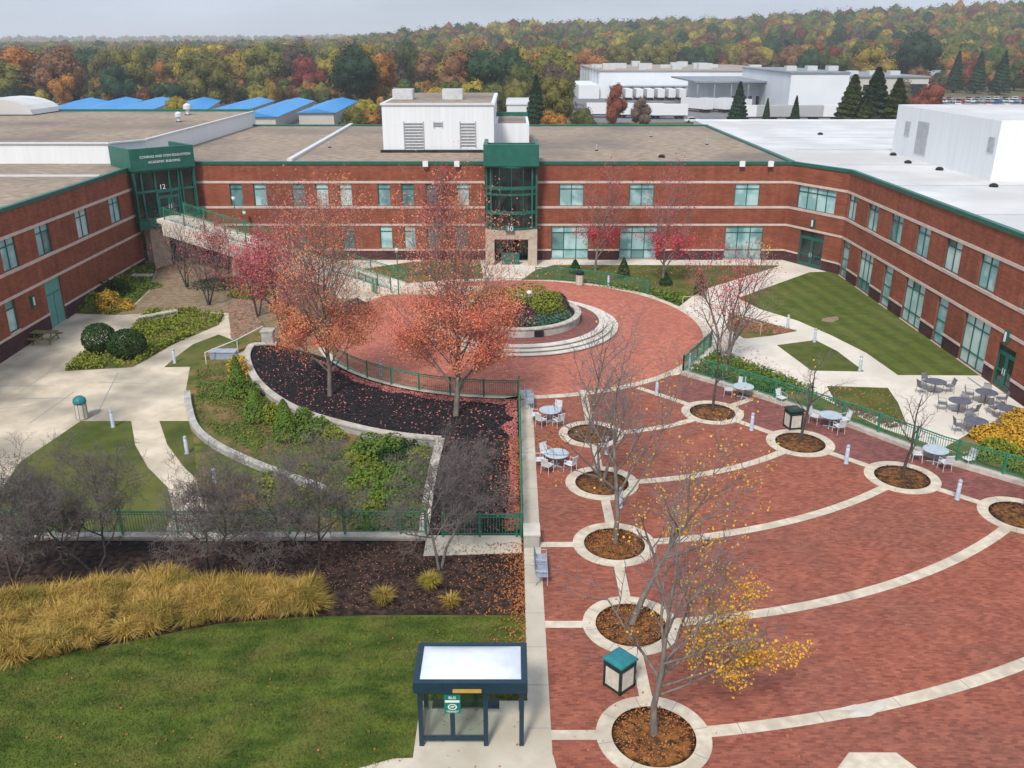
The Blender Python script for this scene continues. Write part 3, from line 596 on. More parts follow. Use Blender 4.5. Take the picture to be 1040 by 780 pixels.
# ------------------------------------------------------------------ the building
def zq(y): return CH+YF*tan(atan((390-y)/FPX)-PITCH)
BLD = thing('college_building', 'two storey red brick college building with green entrance towers round the courtyard', 'building', (0, YF, 0))
TOP = 9.54; B1, B2, B3, B0 = 7.60, 5.20, 3.50, 1.02
def PN(s, z, d=0.0): return (s, YF+d, z)
def PW(s, z, d=0.0): return (XW-d, s, z)
def PE(s, z, d=0.0): return (XE+d, s, z)
CA = Vector((26.8, YF)); CB = Vector((XE, 80.5)); CD = (CB-CA).normalized(); CN = Vector((-CD.y, CD.x)); CLEN = (CB-CA).length
if CN.x < 0: CN = -CN
def PC(s, z, d=0.0): q = CA+CD*s+CN*d; return (q.x, q.y, z)
def wall(P, s0, s1, z0, z1, ops, name='wall', m='wall_brick', rev=0.22, plinth=True):
    mb, pl, bandb, rv = MB(), MB(), MB(), MB()
    zs = sorted({z0, z1, B0-0.08} | {o[2] for o in ops} | {o[3] for o in ops}); zs = [z for z in zs if z0 <= z <= z1]
    ss = sorted({s0, s1} | {o[0] for o in ops} | {o[1] for o in ops})
    for a, b in zip(ss, ss[1:]):
        for c, d in zip(zs, zs[1:]):
            if b-a < 1e-4 or d-c < 1e-4: continue
            ms, mz = (a+b)/2, (c+d)/2
            if any(o[0] < ms < o[1] and o[2] < mz < o[3] for o in ops): continue
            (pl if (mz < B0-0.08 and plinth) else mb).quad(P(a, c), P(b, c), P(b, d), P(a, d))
    for o in ops:
        a, b, c, d = o[:4]
        rv.quad(P(a, c), P(a, d), P(a, d, rev), P(a, c, rev)); rv.quad(P(b, c), P(b, d), P(b, d, rev), P(b, c, rev))
        rv.quad(P(a, d), P(b, d), P(b, d, rev), P(a, d, rev)); rv.quad(P(a, c), P(b, c), P(b, c, rev), P(a, c, rev))
    i_ = len(mb.v); mb.v += rv.v; mb.f += [tuple(a_+i_ for a_ in f_) for f_ in rv.f]
    w = mb.build(name, m, BLD)
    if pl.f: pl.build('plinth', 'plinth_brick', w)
    for zc, hh in ((B1, 0.22), (B2, 0.22), (B3, 0.2), (B0, 0.16)):
        cuts = sorted((o[0], o[1]) for o in ops if o[2] < zc < o[3]); a = s0
        for c0, c1 in cuts+[(s1, s1)]:
            if c0-a > 0.05: bandb.obox(P, a, c0, zc-hh/2, zc+hh/2, -0.05, 0.02)
            a = c1
    bandb.build('stone_band', 'band_stone', w)
    MB().obox(P, s0, s1, TOP-0.28, TOP, -0.10, 0.30).build('coping', 'green_metal', w)
    return w
def window(P, s0, s1, z0, z1, cols, rows=(0.74,), tone='glass_light', d=0.15, fr=0.07, mfr='green_frame', parent=None, sill=True, rng=random.Random(3), split=True):
    mb = MB(); g = MB(); g2 = MB()
    if tone == 'glass_light': tone = rng.choice(['glass_light', 'glass_light', 'glass_blind', 'glass_soft'])
    zz = [z0]+[z0+(z1-z0)*r for r in rows]+[z1]
    for k in range(cols+1):
        s = s0+(s1-s0)*k/cols; w = fr
        mb.obox(P, max(s0, s-w/2), min(s1, s+w/2) if k else s0+w, z0, z1, d-0.05, d+0.03)
    for k, z in enumerate(zz):
        mb.obox(P, s0, s1, max(z0, z-fr/2), min(z1, z+fr/2), d-0.046, d+0.034)
    for k in range(cols):
        for j in range(len(zz)-1):
            a, b = s0+(s1-s0)*k/cols, s0+(s1-s0)*(k+1)/cols
            q = (P(a, zz[j], d+0.012), P(b, zz[j], d+0.012), P(b, zz[j+1], d+0.012), P(a, zz[j+1], d+0.012))
            (g2 if split and rng.random() < 0.10 else g).quad(*q)
    o = mb.build('window', mfr, parent or BLD)
    if g.f: g.build('pane', tone, o)
    if g2.f: g2.build('pane', 'glass_mid', o)
    if sill: MB().obox(P, s0-0.05, s1+0.05, z0-0.10, z0-0.002, -0.07, 0.2).build('sill', 'band_stone', o)
    return o
def door(P, s0, s1, z0, z1, leaves=2, m='green_frame', d=0.15, glassm='glass_dark'):
    mb, g = MB(), MB()
    for k in range(leaves):
        a, b = s0+(s1-s0)*k/leaves+0.02, s0+(s1-s0)*(k+1)/leaves-0.02
        zt = z0+(z1-z0)*0.8
        mb.obox(P, a, a+0.13, z0, zt, d-0.05, d+0.05); mb.obox(P, b-0.13, b, z0, zt, d-0.05, d+0.05)
        mb.obox(P, a+0.13, b-0.13, z0, z0+0.28, d-0.04, d+0.04); mb.obox(P, a+0.13, b-0.13, zt-0.14, zt, d-0.04, d+0.04)
        mb.obox(P, a+0.13, b-0.13, z0+1.0, z0+1.1, d-0.035, d+0.035)
    mb.obox(P, s0, s1, z0+(z1-z0)*0.8, z0+(z1-z0)*0.84, d-0.06, d+0.06); mb.obox(P, s0, s1, z1-0.08, z1, d-0.06, d+0.06)
    mb.obox(P, s0-0.001, s0+0.05, z0, z1, d-0.07, d+0.07); mb.obox(P, s1-0.05, s1+0.001, z0, z1, d-0.07, d+0.07)
    g.quad(P(s0, z0, d+0.01), P(s1, z0, d+0.01), P(s1, z1, d+0.01), P(s0, z1, d+0.01))
    o = mb.build('door', m, BLD); g.build('pane', glassm, o)
    h = MB(); c = (s0+s1)/2
    for k in (-1, 1): h.obox(P, c+k*0.12-0.02, c+k*0.12+0.02, z0+0.9, z0+1.3, d-0.12, d-0.08)
    h.build('handle', 'unit_grey', o)
    return o
rw = random.Random(11)
tones = ['glass_light']*5+['glass_mid']*2
U0, U1 = B2+0.13, B1-0.13
def sx(px, py=200): return WY(px, py, YF)[0]
# ---- north facade
ops = []; wins = []
for i, (a, b) in enumerate(((234, 246.7), (258, 271), (297, 310), (321, 333.7), (345, 357.5), (384, 396.5), (408, 420.6), (432.7, 444.5), (464, 476.5))):
    wins.append((sx(a), sx(b), U0, U1, 1, 'glass_mid' if i in (0, 2, 6, 7) else 'glass_light'))
for i, (a, b) in enumerate(((568, 592.5), (639, 664), (746, 771))): wins.append((sx(a), sx(b), U0, U1, 2, 'glass_light'))
for i, (a, b) in enumerate(((299, 311), (347.5, 360), (386, 398.5), (410.5, 422.5), (434, 445), (462, 475))): wins.append((sx(a, 240), sx(b, 240), 1.15, B3-0.12, 1, 'glass_light' if i in (2, 3) else 'glass_mid'))
lows = [(sx(a, 245), sx(b, 245), 0.14, B3-0.12, 3) for a, b in ((560, 597.5), (629, 667), (736, 774))]
DOORX = (sx(493, 250), sx(545, 250))
ops = [w[:4] for w in wins]+[w[:4] for w in lows]+[(DOORX[0], DOORX[1], 0.0, 9.2)]
wall(PN, -30.6, 26.8, -0.4, TOP-0.02, ops)
for w in wins: window(PN, *w[:5], rows=(0.76,), tone=w[5], split=w[4] > 1)
for w in lows: window(PN, *w[:5], rows=(0.27, 0.80), tone='glass_light')
# ---- chamfer with the east entrance
def cs(px, py):
    d = D(px, py); n = Vector((CN.x, CN.y)); t = (CA.dot(n))/(d[0]*n.x+d[1]*n.y); q = Vector((d[0]*t, d[1]*t)); return (q-CA).dot(CD)
cu = (max(0.4, cs(809.5, 203)), min(CLEN-0.4, cs(848, 208))); cd_ = (max(0.5, cs(811, 250)), cs(836, 250))
print('chamfer', CLEN, cu, cd_)
wall(PC, 0, CLEN, -0.4, TOP-0.02, [(cu[0], cu[1], U0, U1), (cd_[0], cd_[1], 0.05, B3-0.15)])
window(PC, cu[0], cu[1], U0, U1, 4, rows=(0.74,)); door(PC, cd_[0], cd_[1], 0.05, B3-0.15, 2, d=0.18)
# ---- east wing (seen obliquely on the right)
def ey(px, py): return WX(px, py, XE)[0]
wE = []
for a, b, y in ((861.2, 869.5, 211), (881, 891.7, 221.5), (904, 916.3, 232), (930, 944, 245), (959.4, 976, 259.4), (994, 1013, 276), (1039, 1062, 300)): wE.append((ey(b, y), ey(a, y), U0, U1, 2, (0.76,)))
for a, b, y in ((854.5, 861.5, 261.5), (896, 905, 288), (950, 961, 321.5)): wE.append((ey(b, y), ey(a, y), 0.10, B3-0.12, 1, (0.2, 0.5, 0.82)))
for a, b, y in ((871.4, 885.5, 274), (917, 938, 304.6), (976, 1004, 344.6)): wE.append((ey(b, y), ey(a, y), 0.10, B3-0.12, 3, (0.27, 0.80)))
dE = (ey(1029, 374), ey(1011.5, 363), 0.05, 2.75)
wE = [(min(w[0], w[1]), max(w[0], w[1]))+w[2:] for w in wE]; dE = (min(dE[:2]), max(dE[:2]))+dE[2:]
wall(PE, 8.0, 80.5, -0.4, TOP-0.02, [w[:4] for w in wE]+[dE])
for w in wE: window(PE, w[0], w[1], w[2], w[3], w[4], rows=w[5], tone='glass_light')
door(PE, dE[0], dE[1], dE[2], dE[3], 2)
# ---- west wing (left edge)
def wy_(px, py): return WX(px, py, XW)[0]
wW = []
for a, b, y in ((1.8, 18.8, 262), (37, 52.3, 245), (77.7, 90.3, 228.5), (111.5, 122.3, 213)): wW.append((wy_(a, y), wy_(b, y), U0, U1, 2, (0.76,)))
wW.append((wy_(8.2, 326), wy_(18, 322), 1.2, B3-0.12, 1, (0.72,))); wW.append((wy_(-30, 350), wy_(-14, 345), 1.2, B3-0.12, 1, (0.72,)))
wW = [(min(w[0], w[1]), max(w[0], w[1]))+w[2:] for w in wW]
dW = (wy_(48, 306), wy_(64.5, 304)); dW = (min(dW), max(dW), -0.35, B3-0.12)
wall(PW, 20.0, 82.6, -1.2, TOP-0.02, [w[:4] for w in wW]+[dW])
for w in wW: window(PW, w[0], w[1], w[2], w[3], w[4], rows=w[5], tone='glass_light')
o = MB().obox(PW, dW[0]+0.02, dW[1]-0.02, dW[2], dW[3], 0.1, 0.16).build('door', 'door_teal', BLD)
mb = MB(); mb.obox(PW, (dW[0]+dW[1])/2-0.02, (dW[0]+dW[1])/2+0.02, dW[2], 2.3, 0.085, 0.1); mb.obox(PW, dW[0], dW[1], 2.3, 2.36, 0.085, 0.1); mb.build('door_seam', 'green_frame', o)
for P, s, z in ((PW, wy_(32.7, 309), 2.6), (PE, ey(1026, 331), 3.35), (PC, (cd_[0]+cd_[1])/2, 4.2)):
    o = MB().obox(P, s-0.22, s+0.22, z-0.38, z+0.38, -0.16, -0.004).build('wall_light', 'green_frame', BLD)
    MB().obox(P, s-0.08, s+0.08, z-0.3, z+0.3, -0.2, -0.162).build('lens', 'lamp_globe', o)
# ---- roofs
rz = 9.36
MB().prism([(-30.6, YF+0.3), (26.6, YF+0.3), (26.6, 127), (-36, 127), (-36, 90)], 8.6, rz).build('roof', 'roof_gravel', BLD)
MB().prism([(XW-0.3, 20), (XW-0.3, 82.6), (-36.2, 86.2), (-75, 86.2), (-75, 20)], 8.6, rz).build('roof', 'roof_gravel', BLD)
MB().prism([(27.1, YF+0.3), (XE+0.3, 80.7), (XE+0.3, 8), (95, 8), (95, 137), (27.1, 137)], 8.6, rz+0.02).build('roof', 'roof_white', BLD)
MB().box(26.6, YF+0.3, 9.0, 27.1, 127.3, TOP).build('parapet', 'green_metal', BLD)
MB().box(-36, 127, 9.0, 27.1, 127.4, TOP+0.05).build('parapet', 'green_metal', BLD)
MB().box(-35.8, 127.4, 0, 27.1, 127.6, 9.0).build('rear_wall', 'wall_brick', BLD)
MB().box(27.1, 137, 0, 95, 137.3, 9.5).build('rear_wall', 'far_white', BLD)
MB().box(XW-0.3-39.9, 19.5, -1, XW-0.5, 19.9, 9.3).build('end_wall', 'wall_brick', BLD)
# roof divider strip
a = G(293, 163, 9.5); b = G(357, 126, 9.5); c = (a[0]+4, a[1]+0.5)
MB().beam((a[0], a[1]+0.4, 9.45), (b[0], b[1], 9.45), 0.5, 0.34).build('roof_divider', 'hatch_white', BLD)
MB().beam((-75, 77.5, 9.42), (XW-0.6, 77.5, 9.42), 0.25, 0.16).build('roof_divider', 'hatch_white', BLD)
# raised roof block
rb = [(-75, 86.2), (-38, 86.2), (-35.8, 89.2), (-35.8, 128.6), (-75, 128.6)]
MB().prism(rb, 9.0, 11.2).build('raised_block_wall', 'panel_white', BLD)
MB().prism([(-74.6, 86.6), (-38.2, 86.6), (-36.2, 89.4), (-36.2, 128.2), (-74.6, 128.2)], 11.205, 11.23).build('roof', 'roof_gravel', BLD)
mb = MB()
for a_, b_ in (((-75, 128.6), (-35.8, 128.6)),): mb.beam((a_[0], a_[1], 11.35), (b_[0], b_[1], 11.35), 0.4, 0.35)
mb.build('parapet', 'green_metal', BLD)
mb = MB()
for p_, q_ in (((-75, 86.2), (-38, 86.2)), ((-38, 86.2), (-35.8, 89.2)), ((-35.8, 89.2), (-35.8, 128.4))): mb.beam((p_[0], p_[1], 11.26), (q_[0], q_[1], 11.26), 0.35, 0.14)
mb.build('coping', 'hatch_white', BLD)
# ---- central tower
X0, X1 = WY(491, 157, 84.2)[0], WY(547.5, 157, 84.2)[0]
tw = MB().box(X0, 83.9, 9.40, X1, 84.25, 11.35)
tw.box(X0, 84.25, 9.40, X0+0.35, 89.2, 11.35); tw.box(X1-0.35, 84.25, 9.40, X1, 89.2, 11.35); tw.box(X0+0.35, 88.9, 9.40, X1-0.35, 89.2, 11.0)
tower = tw.build('entrance_tower', 'green_metal', BLD)
MB().box(X0+0.36, 84.26, 9.5, X1-0.36, 88.89, 10.75).build('roof', 'roof_gravel', tower)
bx0, bx1 = WY(494, 200, 84.6)[0], WY(545, 200, 84.6)[0]; bc = (bx0+bx1)/2
def bay(s): t = (s-bc)/((bx1-bx0)/2); return 84.75-0.75*(1-t*t)
fr = MB(); gl = MB(); K = 12
sxs = [bx0+(bx1-bx0)*k/K for k in range(K+1)]
for z in (3.55, 5.05, 6.75, 7.35, 9.3):
    hh = 0.16 if z in (5.05, 7.35) else 0.09
    for a_, b_ in zip(sxs, sxs[1:]):
        fr.quad((a_, bay(a_)-0.06, z-hh), (b_, bay(b_)-0.06, z-hh), (b_, bay(b_)-0.06, z+hh), (a_, bay(a_)-0.06, z+hh))
        fr.quad((a_, bay(a_)-0.06, z+hh), (b_, bay(b_)-0.06, z+hh), (b_, bay(b_)+0.06, z+hh), (a_, bay(a_)+0.06, z+hh))
for t_ in (0.0, 0.09, 0.27, 0.5, 0.73, 0.91, 1.0):
    s = bx0+(bx1-bx0)*t_; w_ = 0.16 if t_ in (0, 1, 0.09, 0.91) else 0.05
    fr.box(s-w_/2, bay(s)-0.08, 3.4, s+w_/2, bay(s)+0.08, 9.4)
for a_, b_ in zip(sxs, sxs[1:]): gl.quad((a_, bay(a_)+0.02, 3.4), (b_, bay(b_)+0.02, 3.4), (b_, bay(b_)+0.02, 9.4), (a_, bay(a_)+0.02, 9.4))
for x_ in (bx0, bx1): gl.quad((x_, 84.8, 3.4), (x_, YF+0.3, 3.4), (x_, YF+0.3, 9.4), (x_, 84.8, 9.4))
fr.box(bx0-0.05, 84.7, 3.4, bx0+0.1, YF, 9.4); fr.box(bx1-0.1, 84.7, 3.4, bx1+0.05, YF, 9.4)
fr.box(bx0+0.05, 85.2, 4.75, bx1-0.05, YF+0.2, 5.15)
cw = fr.build('curtain_wall', 'green_metal', tower); gl.build('pane', 'glass_dark', cw)
st = MB(); st.box(X0+0.1, 84.0, 2.55, X1-0.1, 86.35, 3.4); st.box(X0+0.1, 84.0, -0.1, X0+0.95, 86.35, 2.55); st.box(X1-0.95, 84.0, -0.1, X1-0.1, 86.35, 2.55)
st.build('portal', 'entry_stone', tower)
MB().box(DOORX[0]+0.2, 87.6, -0.1, DOORX[1]-0.2, 87.7, 3.3).build('vestibule_wall', 'glass_dark', tower)
def PV(s, z, d=0.0): return (s, 87.2+d, z)
door(PV, -1.45, 1.25, 0.02, 2.5, 2)
MB().box(-1.0, 84.4, 0.0, 0.72, 84.55, 1.15).build('gate_panel', 'green_frame', tower)
def text(s, size, P, s0, z0, m, parent, name='lettering', d=-0.02, align='CENTER', ang=0.0, ext=0.01):
    cu_ = bpy.data.curves.new(name, 'FONT'); cu_.body = s; cu_.size = size; cu_.align_x = align; cu_.align_y = 'CENTER'; cu_.extrude = ext
    o = bpy.data.objects.new('tmp', cu_); COL.objects.link(o)
    dg = bpy.context.evaluated_depsgraph_get(); me = bpy.data.meshes.new_from_object(o.evaluated_get(dg)); bpy.data.objects.remove(o)
    w = wloc(parent)
    for v in me.vertices:
        q = P(s0+v.co.x, z0+v.co.y, d-v.co.z); v.co = (q[0]-w.x, q[1]-w.y, q[2]-w.z)
    me.materials.clear(); me.materials.append(MATS[m]); o = bpy.data.objects.new(name, me); COL.objects.link(o); o.parent = parent
    return o
def PT(s, z, d=0.0): return (s, 83.75+d, z)
sg = MB().box(-0.62, 83.72, 3.28, 0.22, 83.80, 3.98).build('number_sign', 'green_frame', tower)
text('10', 0.62, PT, -0.2, 3.62, 'sign_white', sg, d=-0.05)
# ---- corner tower 12
TA = Vector((-34.1, 81.3)); TB = Vector((-29.95, 85.35)); TD = (TB-TA).normalized(); TN = Vector((-TD.y, TD.x)); TL = (TB-TA).length
def PK(s, z, d=0.0): q = TA+TD*s+TN*d; return (q.x, q.y, z)
ct = MB(); ct.obox(PK, -0.15, TL+0.1, 9.25, 11.2, 0, 0.3); ct.obox(PK, -0.15, 0.15, 9.25, 11.2, 0.3, 4.6); ct.obox(PK, TL-0.2, TL+0.1, 9.25, 11.2, 0.3, 4.6)
ct.obox(PK, 0.15, TL-0.2, 9.26, 9.9, 0.3, 4.6)
corner = ct.build('corner_tower', 'green_metal', BLD)
text('CONRAD AND STEM EDUCATION', 0.31, PK, TL/2+0.25, 10.42, 'sign_white', corner)
text('ACADEMIC BUILDING', 0.31, PK, TL/2+0.1, 9.93, 'sign_white', corner)
fr = MB(); TZ = 4.7
for s in (0.05, 0.75, 2.0, 3.35, 4.25, 4.55, TL-0.1): fr.obox(PK, s-0.06, s+0.06, TZ, 9.25, 0.25, 0.40)
for z in (TZ+0.1, 7.3, 9.15): fr.obox(PK, 0.0, TL, z-0.09, z+0.09, 0.25, 0.41)
fr.obox(PK, 0.0, 0.12, TZ-0.4, 9.25, 0.1, 4.2); fr.obox(PK, TL-0.1, TL+0.02, TZ-0.4, 9.25, 0.1, 1.5)
fr.obox(PK, -0.1, TL+0.1, TZ-0.75, TZ, 0.0, 4.2)
cw = fr.build('curtain_wall', 'green_metal', corner)
MB().obox(PK, 0.1, TL-0.1, TZ, 9.2, 0.42, 0.46).build('pane', 'glass_dark', cw)
MB().obox(PK, 0.85, 2.55, -1.0, TZ-0.76, 0.3, 1.6).build('pier', 'entry_stone', corner)
def PKd(s, z, d=0.0): return PK(s, z, d+0.15)
door(PKd, 2.05, 4.1, TZ, 7.2, 2)
text('12', 0.62, PK, 2.55, 7.62, 'sign_white', corner, d=0.18)
# ---- penthouses
def boxthing(name, m, x0, y0, x1, y1, z0, z1, roofm=None):
    o = MB().box(x0, y0, z0, x1, y1, z1).build(name, m, BLD)
    if roofm: MB().box(x0+0.3, y0+0.3, z1+0.002, x1-0.3, y1-0.3, z1+0.03).build('roof', roofm, o)
    return o
d0 = 95.5; xa, xb = WY(388.5, 130, d0)[0], WY(501.5, 130, d0)[0]
ph = boxthing('roof_penthouse', 'panel_white', xa, d0, xb, 116, rz, 14.3, 'roof_gravel')
MB().box(xa-0.15, d0-0.15, 14.1, xb+0.15, 116.1, 14.299).build('coping', 'hatch_white', ph)
for a_, b_, y0_, y1_ in ((411.5, 429.5, 124, 151), (468, 482.5, 124, 149), (441, 449, 124, 129)):
    p0 = WY(a_, y1_, d0); p1 = WY(b_, y0_, d0); mb = MB()
    n = max(2, int((p1[1]-p0[1])/0.28))
    for k in range(n): z = p0[1]+(p1[1]-p0[1])*k/n; mb.quad((p0[0], d0-0.02, z), (p1[0], d0-0.02, z), (p1[0], d0-0.12, z+0.20), (p0[0], d0-0.12, z+0.20))
    mb.box(p0[0]-0.08, d0-0.1, p0[1]-0.08, p0[0], d0, p1[1]+0.08); mb.box(p1[0], d0-0.1, p0[1]-0.08, p1[0]+0.08, d0, p1[1]+0.08)
    mb.build('louvre', 'louvre_grey', ph)
for px_ in (410, 460): q = G(px_, 100, 14.4); MB().box(q[0]-1.1, q[1]-1, 14.34, q[0]+1.1, q[1]+1, 15.4).build('roof_unit', 'unit_grey', ph)
MB().box(xa-0.3, d0-0.25, rz, xb+0.1, d0-0.1, rz+0.3).build('base_flashing', 'glass_dark', ph)
xa, xb = WY(502.5, 125, 101)[0], WY(537.5, 125, 101)[0]
p2 = boxthing('roof_penthouse', 'panel_white', xa, 101.5, xb, 112, rz, 11.8, 'roof_gravel')
MB().box(xa, 111.7, 11.84, xb, 112.05, 12.3).build('coping', 'green_metal', p2)
p3 = boxthing('roof_penthouse', 'panel_white', 39.6, 74.5, 64, 95, rz, 14.2, 'roof_white')
mb = MB()
def P3(s, z, d=0.0): return (39.6+d, s, z)
L3 = []
for (a_, b_, c_, d_) in (((928, 155), (944, 125), 0, 0), ((918, 137), (925, 124), 0, 0), ((1002, 154), (1011, 140), 0, 0)):
    q0 = WX(*a_, 39.55); q1 = WX(*b_, 39.55); MB().obox(P3, min(q0[0], q1[0]), max(q0[0], q1[0]), min(q0[1], q1[1]), max(q0[1], q1[1]), -0.07, -0.01).build('louvre', 'louvre_grey', p3)
# small things on the roofs
def vent(loc, label, s=1.0):
    t = thing('roof_vent', label, 'vent', loc); x, y, z = loc
    MB().lathe([(0.16*s, 0), (0.16*s, 0.5*s), (0.34*s, 0.52*s), (0.34*s, 0.85*s), (0.1*s, 1.0*s)], loc, 12).build('cowl', 'hatch_white', t); MB().lathe([(0.3*s, 0), (0.3*s, 0.12)], loc, 10).build('base_collar', 'black_plastic', t)
for (px_, py_, z_, l) in ((182, 124, 11.2, 'stubby white roof vent standing left of its taller twin'), (191, 117, 11.2, 'tall white roof vent near the back edge of the raised roof')):
    q = G(px_, py_, z_); vent((q[0], q[1], z_), l, 1.5 if px_ > 185 else 1.2)
for px_, py_, l in ((922, 166, 'round dark roof vent below the large louvre of the white penthouse'), (907, 158, 'flat dark vent at the left foot of the white penthouse'), (1009, 190, 'dark roof vent by the front corner of the white penthouse'), (954, 173, 'low dark vent midway along the white penthouse'), (833, 137, 'small lone dark vent far out on the white roof'), (672, 160, 'small dark vent near the edge of the gravel roof')):
    q = G(px_, py_, rz); t = thing('roof_vent', l, 'vent', (q[0], q[1], rz)); MB().lathe([(0.34, 0), (0.34, 0.18), (0.15, 0.3)], (q[0], q[1], rz), 12).build('cowl', 'black_plastic', t)
for px_, l in ((432, 'white floodlight on the roof edge left of the central tower'), (464, 'smaller white floodlight nearest the central tower'), (754, 'white roof-edge floodlight left of a pair'), (783, 'white roof-edge floodlight at the right end of the facade')):
    x_ = WY(px_, 165, 86.1)[0]; t = thing('floodlight', l, 'light', (x_, 86.2, 9.55)); MB().box(x_-0.25, 85.95, 9.1, x_+0.25, 86.2, 9.6).build('housing', 'sign_white', t); MB().box(x_-0.04, 86.2, 9.5, x_+0.04, 86.5, 9.62).build('bracket', 'unit_grey', t)
q = G(10, 115, 11.23); t = thing('domed_skylight', 'white domed skylight on the raised roof at the left edge', 'skylight', (q[0], q[1], 11.23))
mb = MB(); n_ = 10
for k in range(n_):
    a0_, a1_ = pi*k/n_, pi*(k+1)/n_; r_ = 5.2
    mb.quad((q[0]-4.3*cos(a0_)*1.2, q[1]-4, 11.3+sin(a0_)*2.0), (q[0]-4.3*cos(a1_)*1.2, q[1]-4, 11.3+sin(a1_)*2.0), (q[0]-4.3*cos(a1_)*1.2, q[1]+4, 11.3+sin(a1_)*2.0), (q[0]-4.3*cos(a0_)*1.2, q[1]+4, 11.3+sin(a0_)*2.0))
mb.f.append(tuple(4*k for k in range(n_))+(4*(n_-1)+1,)); mb.build('dome', 'roof_white', t); MB().box(q[0]-5.3, q[1]-4.2, 11.2, q[0]+5.3, q[1]+4.2, 11.34).build('kerb', 'black_plastic', t)
for k in range(9):
    y_ = 20+k*13
    MB().box(XE+0.5 if y_ < 80 else 30.5, y_, rz+.021, 39.5 if 72 < y_ < 96 else 90, y_+.10, rz+.05).build('roof_seam', 'louvre_grey', BLD)
rp = random.Random(31)
for k, (x_, y_, l) in enumerate(((-20, 100, 'thin pipe vent at the left of the gravel roof'), (-8, 119, 'thin pipe vent far back left of the penthouse'), (9, 97, 'thin pipe vent right of the central tower'), (17, 112, 'thin pipe vent on the middle of the right gravel roof'), (22, 103, 'thin pipe vent near the corner of the right gravel roof'), (-55, 60, 'thin pipe vent on the west wing roof'))):
    t = thing('pipe_vent', l, 'vent', (x_, y_, rz)); MB().tube([(x_, y_, rz), (x_, y_, rz+.7)], .09, 8).build('pipe', 'louvre_grey', t); MB().lathe([(.2, 0), (.14, .12)], (x_, y_, rz), 8).build('base_collar', 'black_plastic', t)
# ------------------------------------------------------------------ footbridge ramp
ra = Vector((-31.4, 82.6, 4.72)); rb_ = Vector((-9.9, 75.1, 0.08)); rd = Vector((rb_.x-ra.x, rb_.y-ra.y, 0)); RLn = rd.length; rd.normalize(); rn = Vector((rd.y, -rd.x, 0))
if rn.y > 0: rn = -rn                           # rn points to the camera side
BR = thing('ramp_bridge', 'long sloping concrete footbridge from the green corner entrance down to the round plaza', 'bridge', (ra.x, ra.y, 0))
def PR(s, w, h): t_ = s/RLn; q = ra.lerp(rb_, t_)+rn*w; return (q.x, q.y, q.z+h)
def rbox(mb, s0, s1, w0, w1, h0, h1):
    i = len(mb.v); mb.v += [PR(s, w, h) for h in (h0, h1) for s, w in ((s0, w0), (s1, w0), (s1, w1), (s0, w1))]
    mb.f += [tuple(i+k for k in q) for q in ((0, 3, 2, 1), (4, 5, 6, 7), (0, 1, 5, 4), (1, 2, 6, 5), (2, 3, 7, 6), (3, 0, 4, 7))]; return mb
rbox(MB(), -1.0, RLn, -1.3, 1.3, -0.35, 0).build('deck', 'yard_concrete', BR)
for sd in (-1, 1): rbox(MB(), -0.3, RLn, sd*1.3, sd*1.55, -1.25, 0.22).build('side_beam', 'yard_concrete', BR)
for s in (6.5, 13): q = PR(s, 0, -0.35); MB().box(q[0]-0.3, q[1]-1.1, -1.0, q[0]+0.3, q[1]+1.1, q[2]-0.15).build('pier', 'entry_stone', BR)
# ------------------------------------------------------------------ railings
def fence(label, path, h=1.08, spacing=2.0, group=None, pick=0.125, m='green_rail', name='metal_railing'):
    t = thing(name, label, 'railing', path[0], 0, group)
    tot = 0; pk = MB(); rl = MB(); posts = []
    segs = [(Vector(a_), Vector(b_)) for a_, b_ in zip(path, path[1:])]
    for a_, b_ in segs:
        L_ = (b_-a_).length; rl.beam(a_+Vector((0, 0, h)), b_+Vector((0, 0, h)), 0.055, 0.055); rl.beam(a_+Vector((0, 0, 0.13)), b_+Vector((0, 0, 0.13)), 0.035, 0.035)
        rl.beam(a_+Vector((0, 0, h-0.13)), b_+Vector((0, 0, h-0.13)), 0.03, 0.03)
        n = max(1, int(L_/pick))
        for k in range(n):
            q = a_.lerp(b_, (k+0.5)/n); pk.box(q.x-0.011, q.y-0.011, q.z+0.12, q.x+0.011, q.y+0.011, q.z+h)
        s = -tot % spacing
        while s < L_: posts.append(a_.lerp(b_, s/L_)); s += spacing
        tot += L_
    posts.append(segs[-1][1])
    for q in posts: MB().box(q.x-0.045, q.y-0.045, q.z-0.02, q.x+0.045, q.y+0.045, q.z+h+0.08).build('post', m, t)
    rl.build('rail', m, t); pk.build('picket_panel', m, t)
    return t
fence('long green railing on the low wall behind the grey bare trees', [(-36, FY, 0.25), (-3.7, FY, 0.25)], spacing=2.4)
fence('short green railing behind the concrete pad at the plaza wall', [(-3.0, 33.5, 0.06), (XL-0.1, 33.5, 0.06)], spacing=1.6)
fence('green railing along the west edge of the brick plaza beside the mulch bed', [(0.42, 33.6, 0.05), (0.42, 50.3, 0.05)], spacing=2.4)
arcf = [(CC[0]+(RC+0.05)*cos(a_), CC[1]+(RC+0.05)*sin(a_), 0.03) for a_ in [-pi/2+0.02-k*(1.02)/14 for k in range(15)]]
fence('curved green railing between the round plaza and the black mulch bed', arcf, spacing=2.1)
k2 = offset(KERB, 0.05)
E1 = [(x, y, 0.24) for x, y in k2[:6]]; 
q1 = G(722, 352)
fence('green railing along the east kerb of the plaza with tables beside it', E1, spacing=2.2)
fence('short green railing turning back from the east kerb to the stairs', [(k2[0][0], k2[0][1], 0.1), (q1[0], q1[1], 0.05)], spacing=1.5)
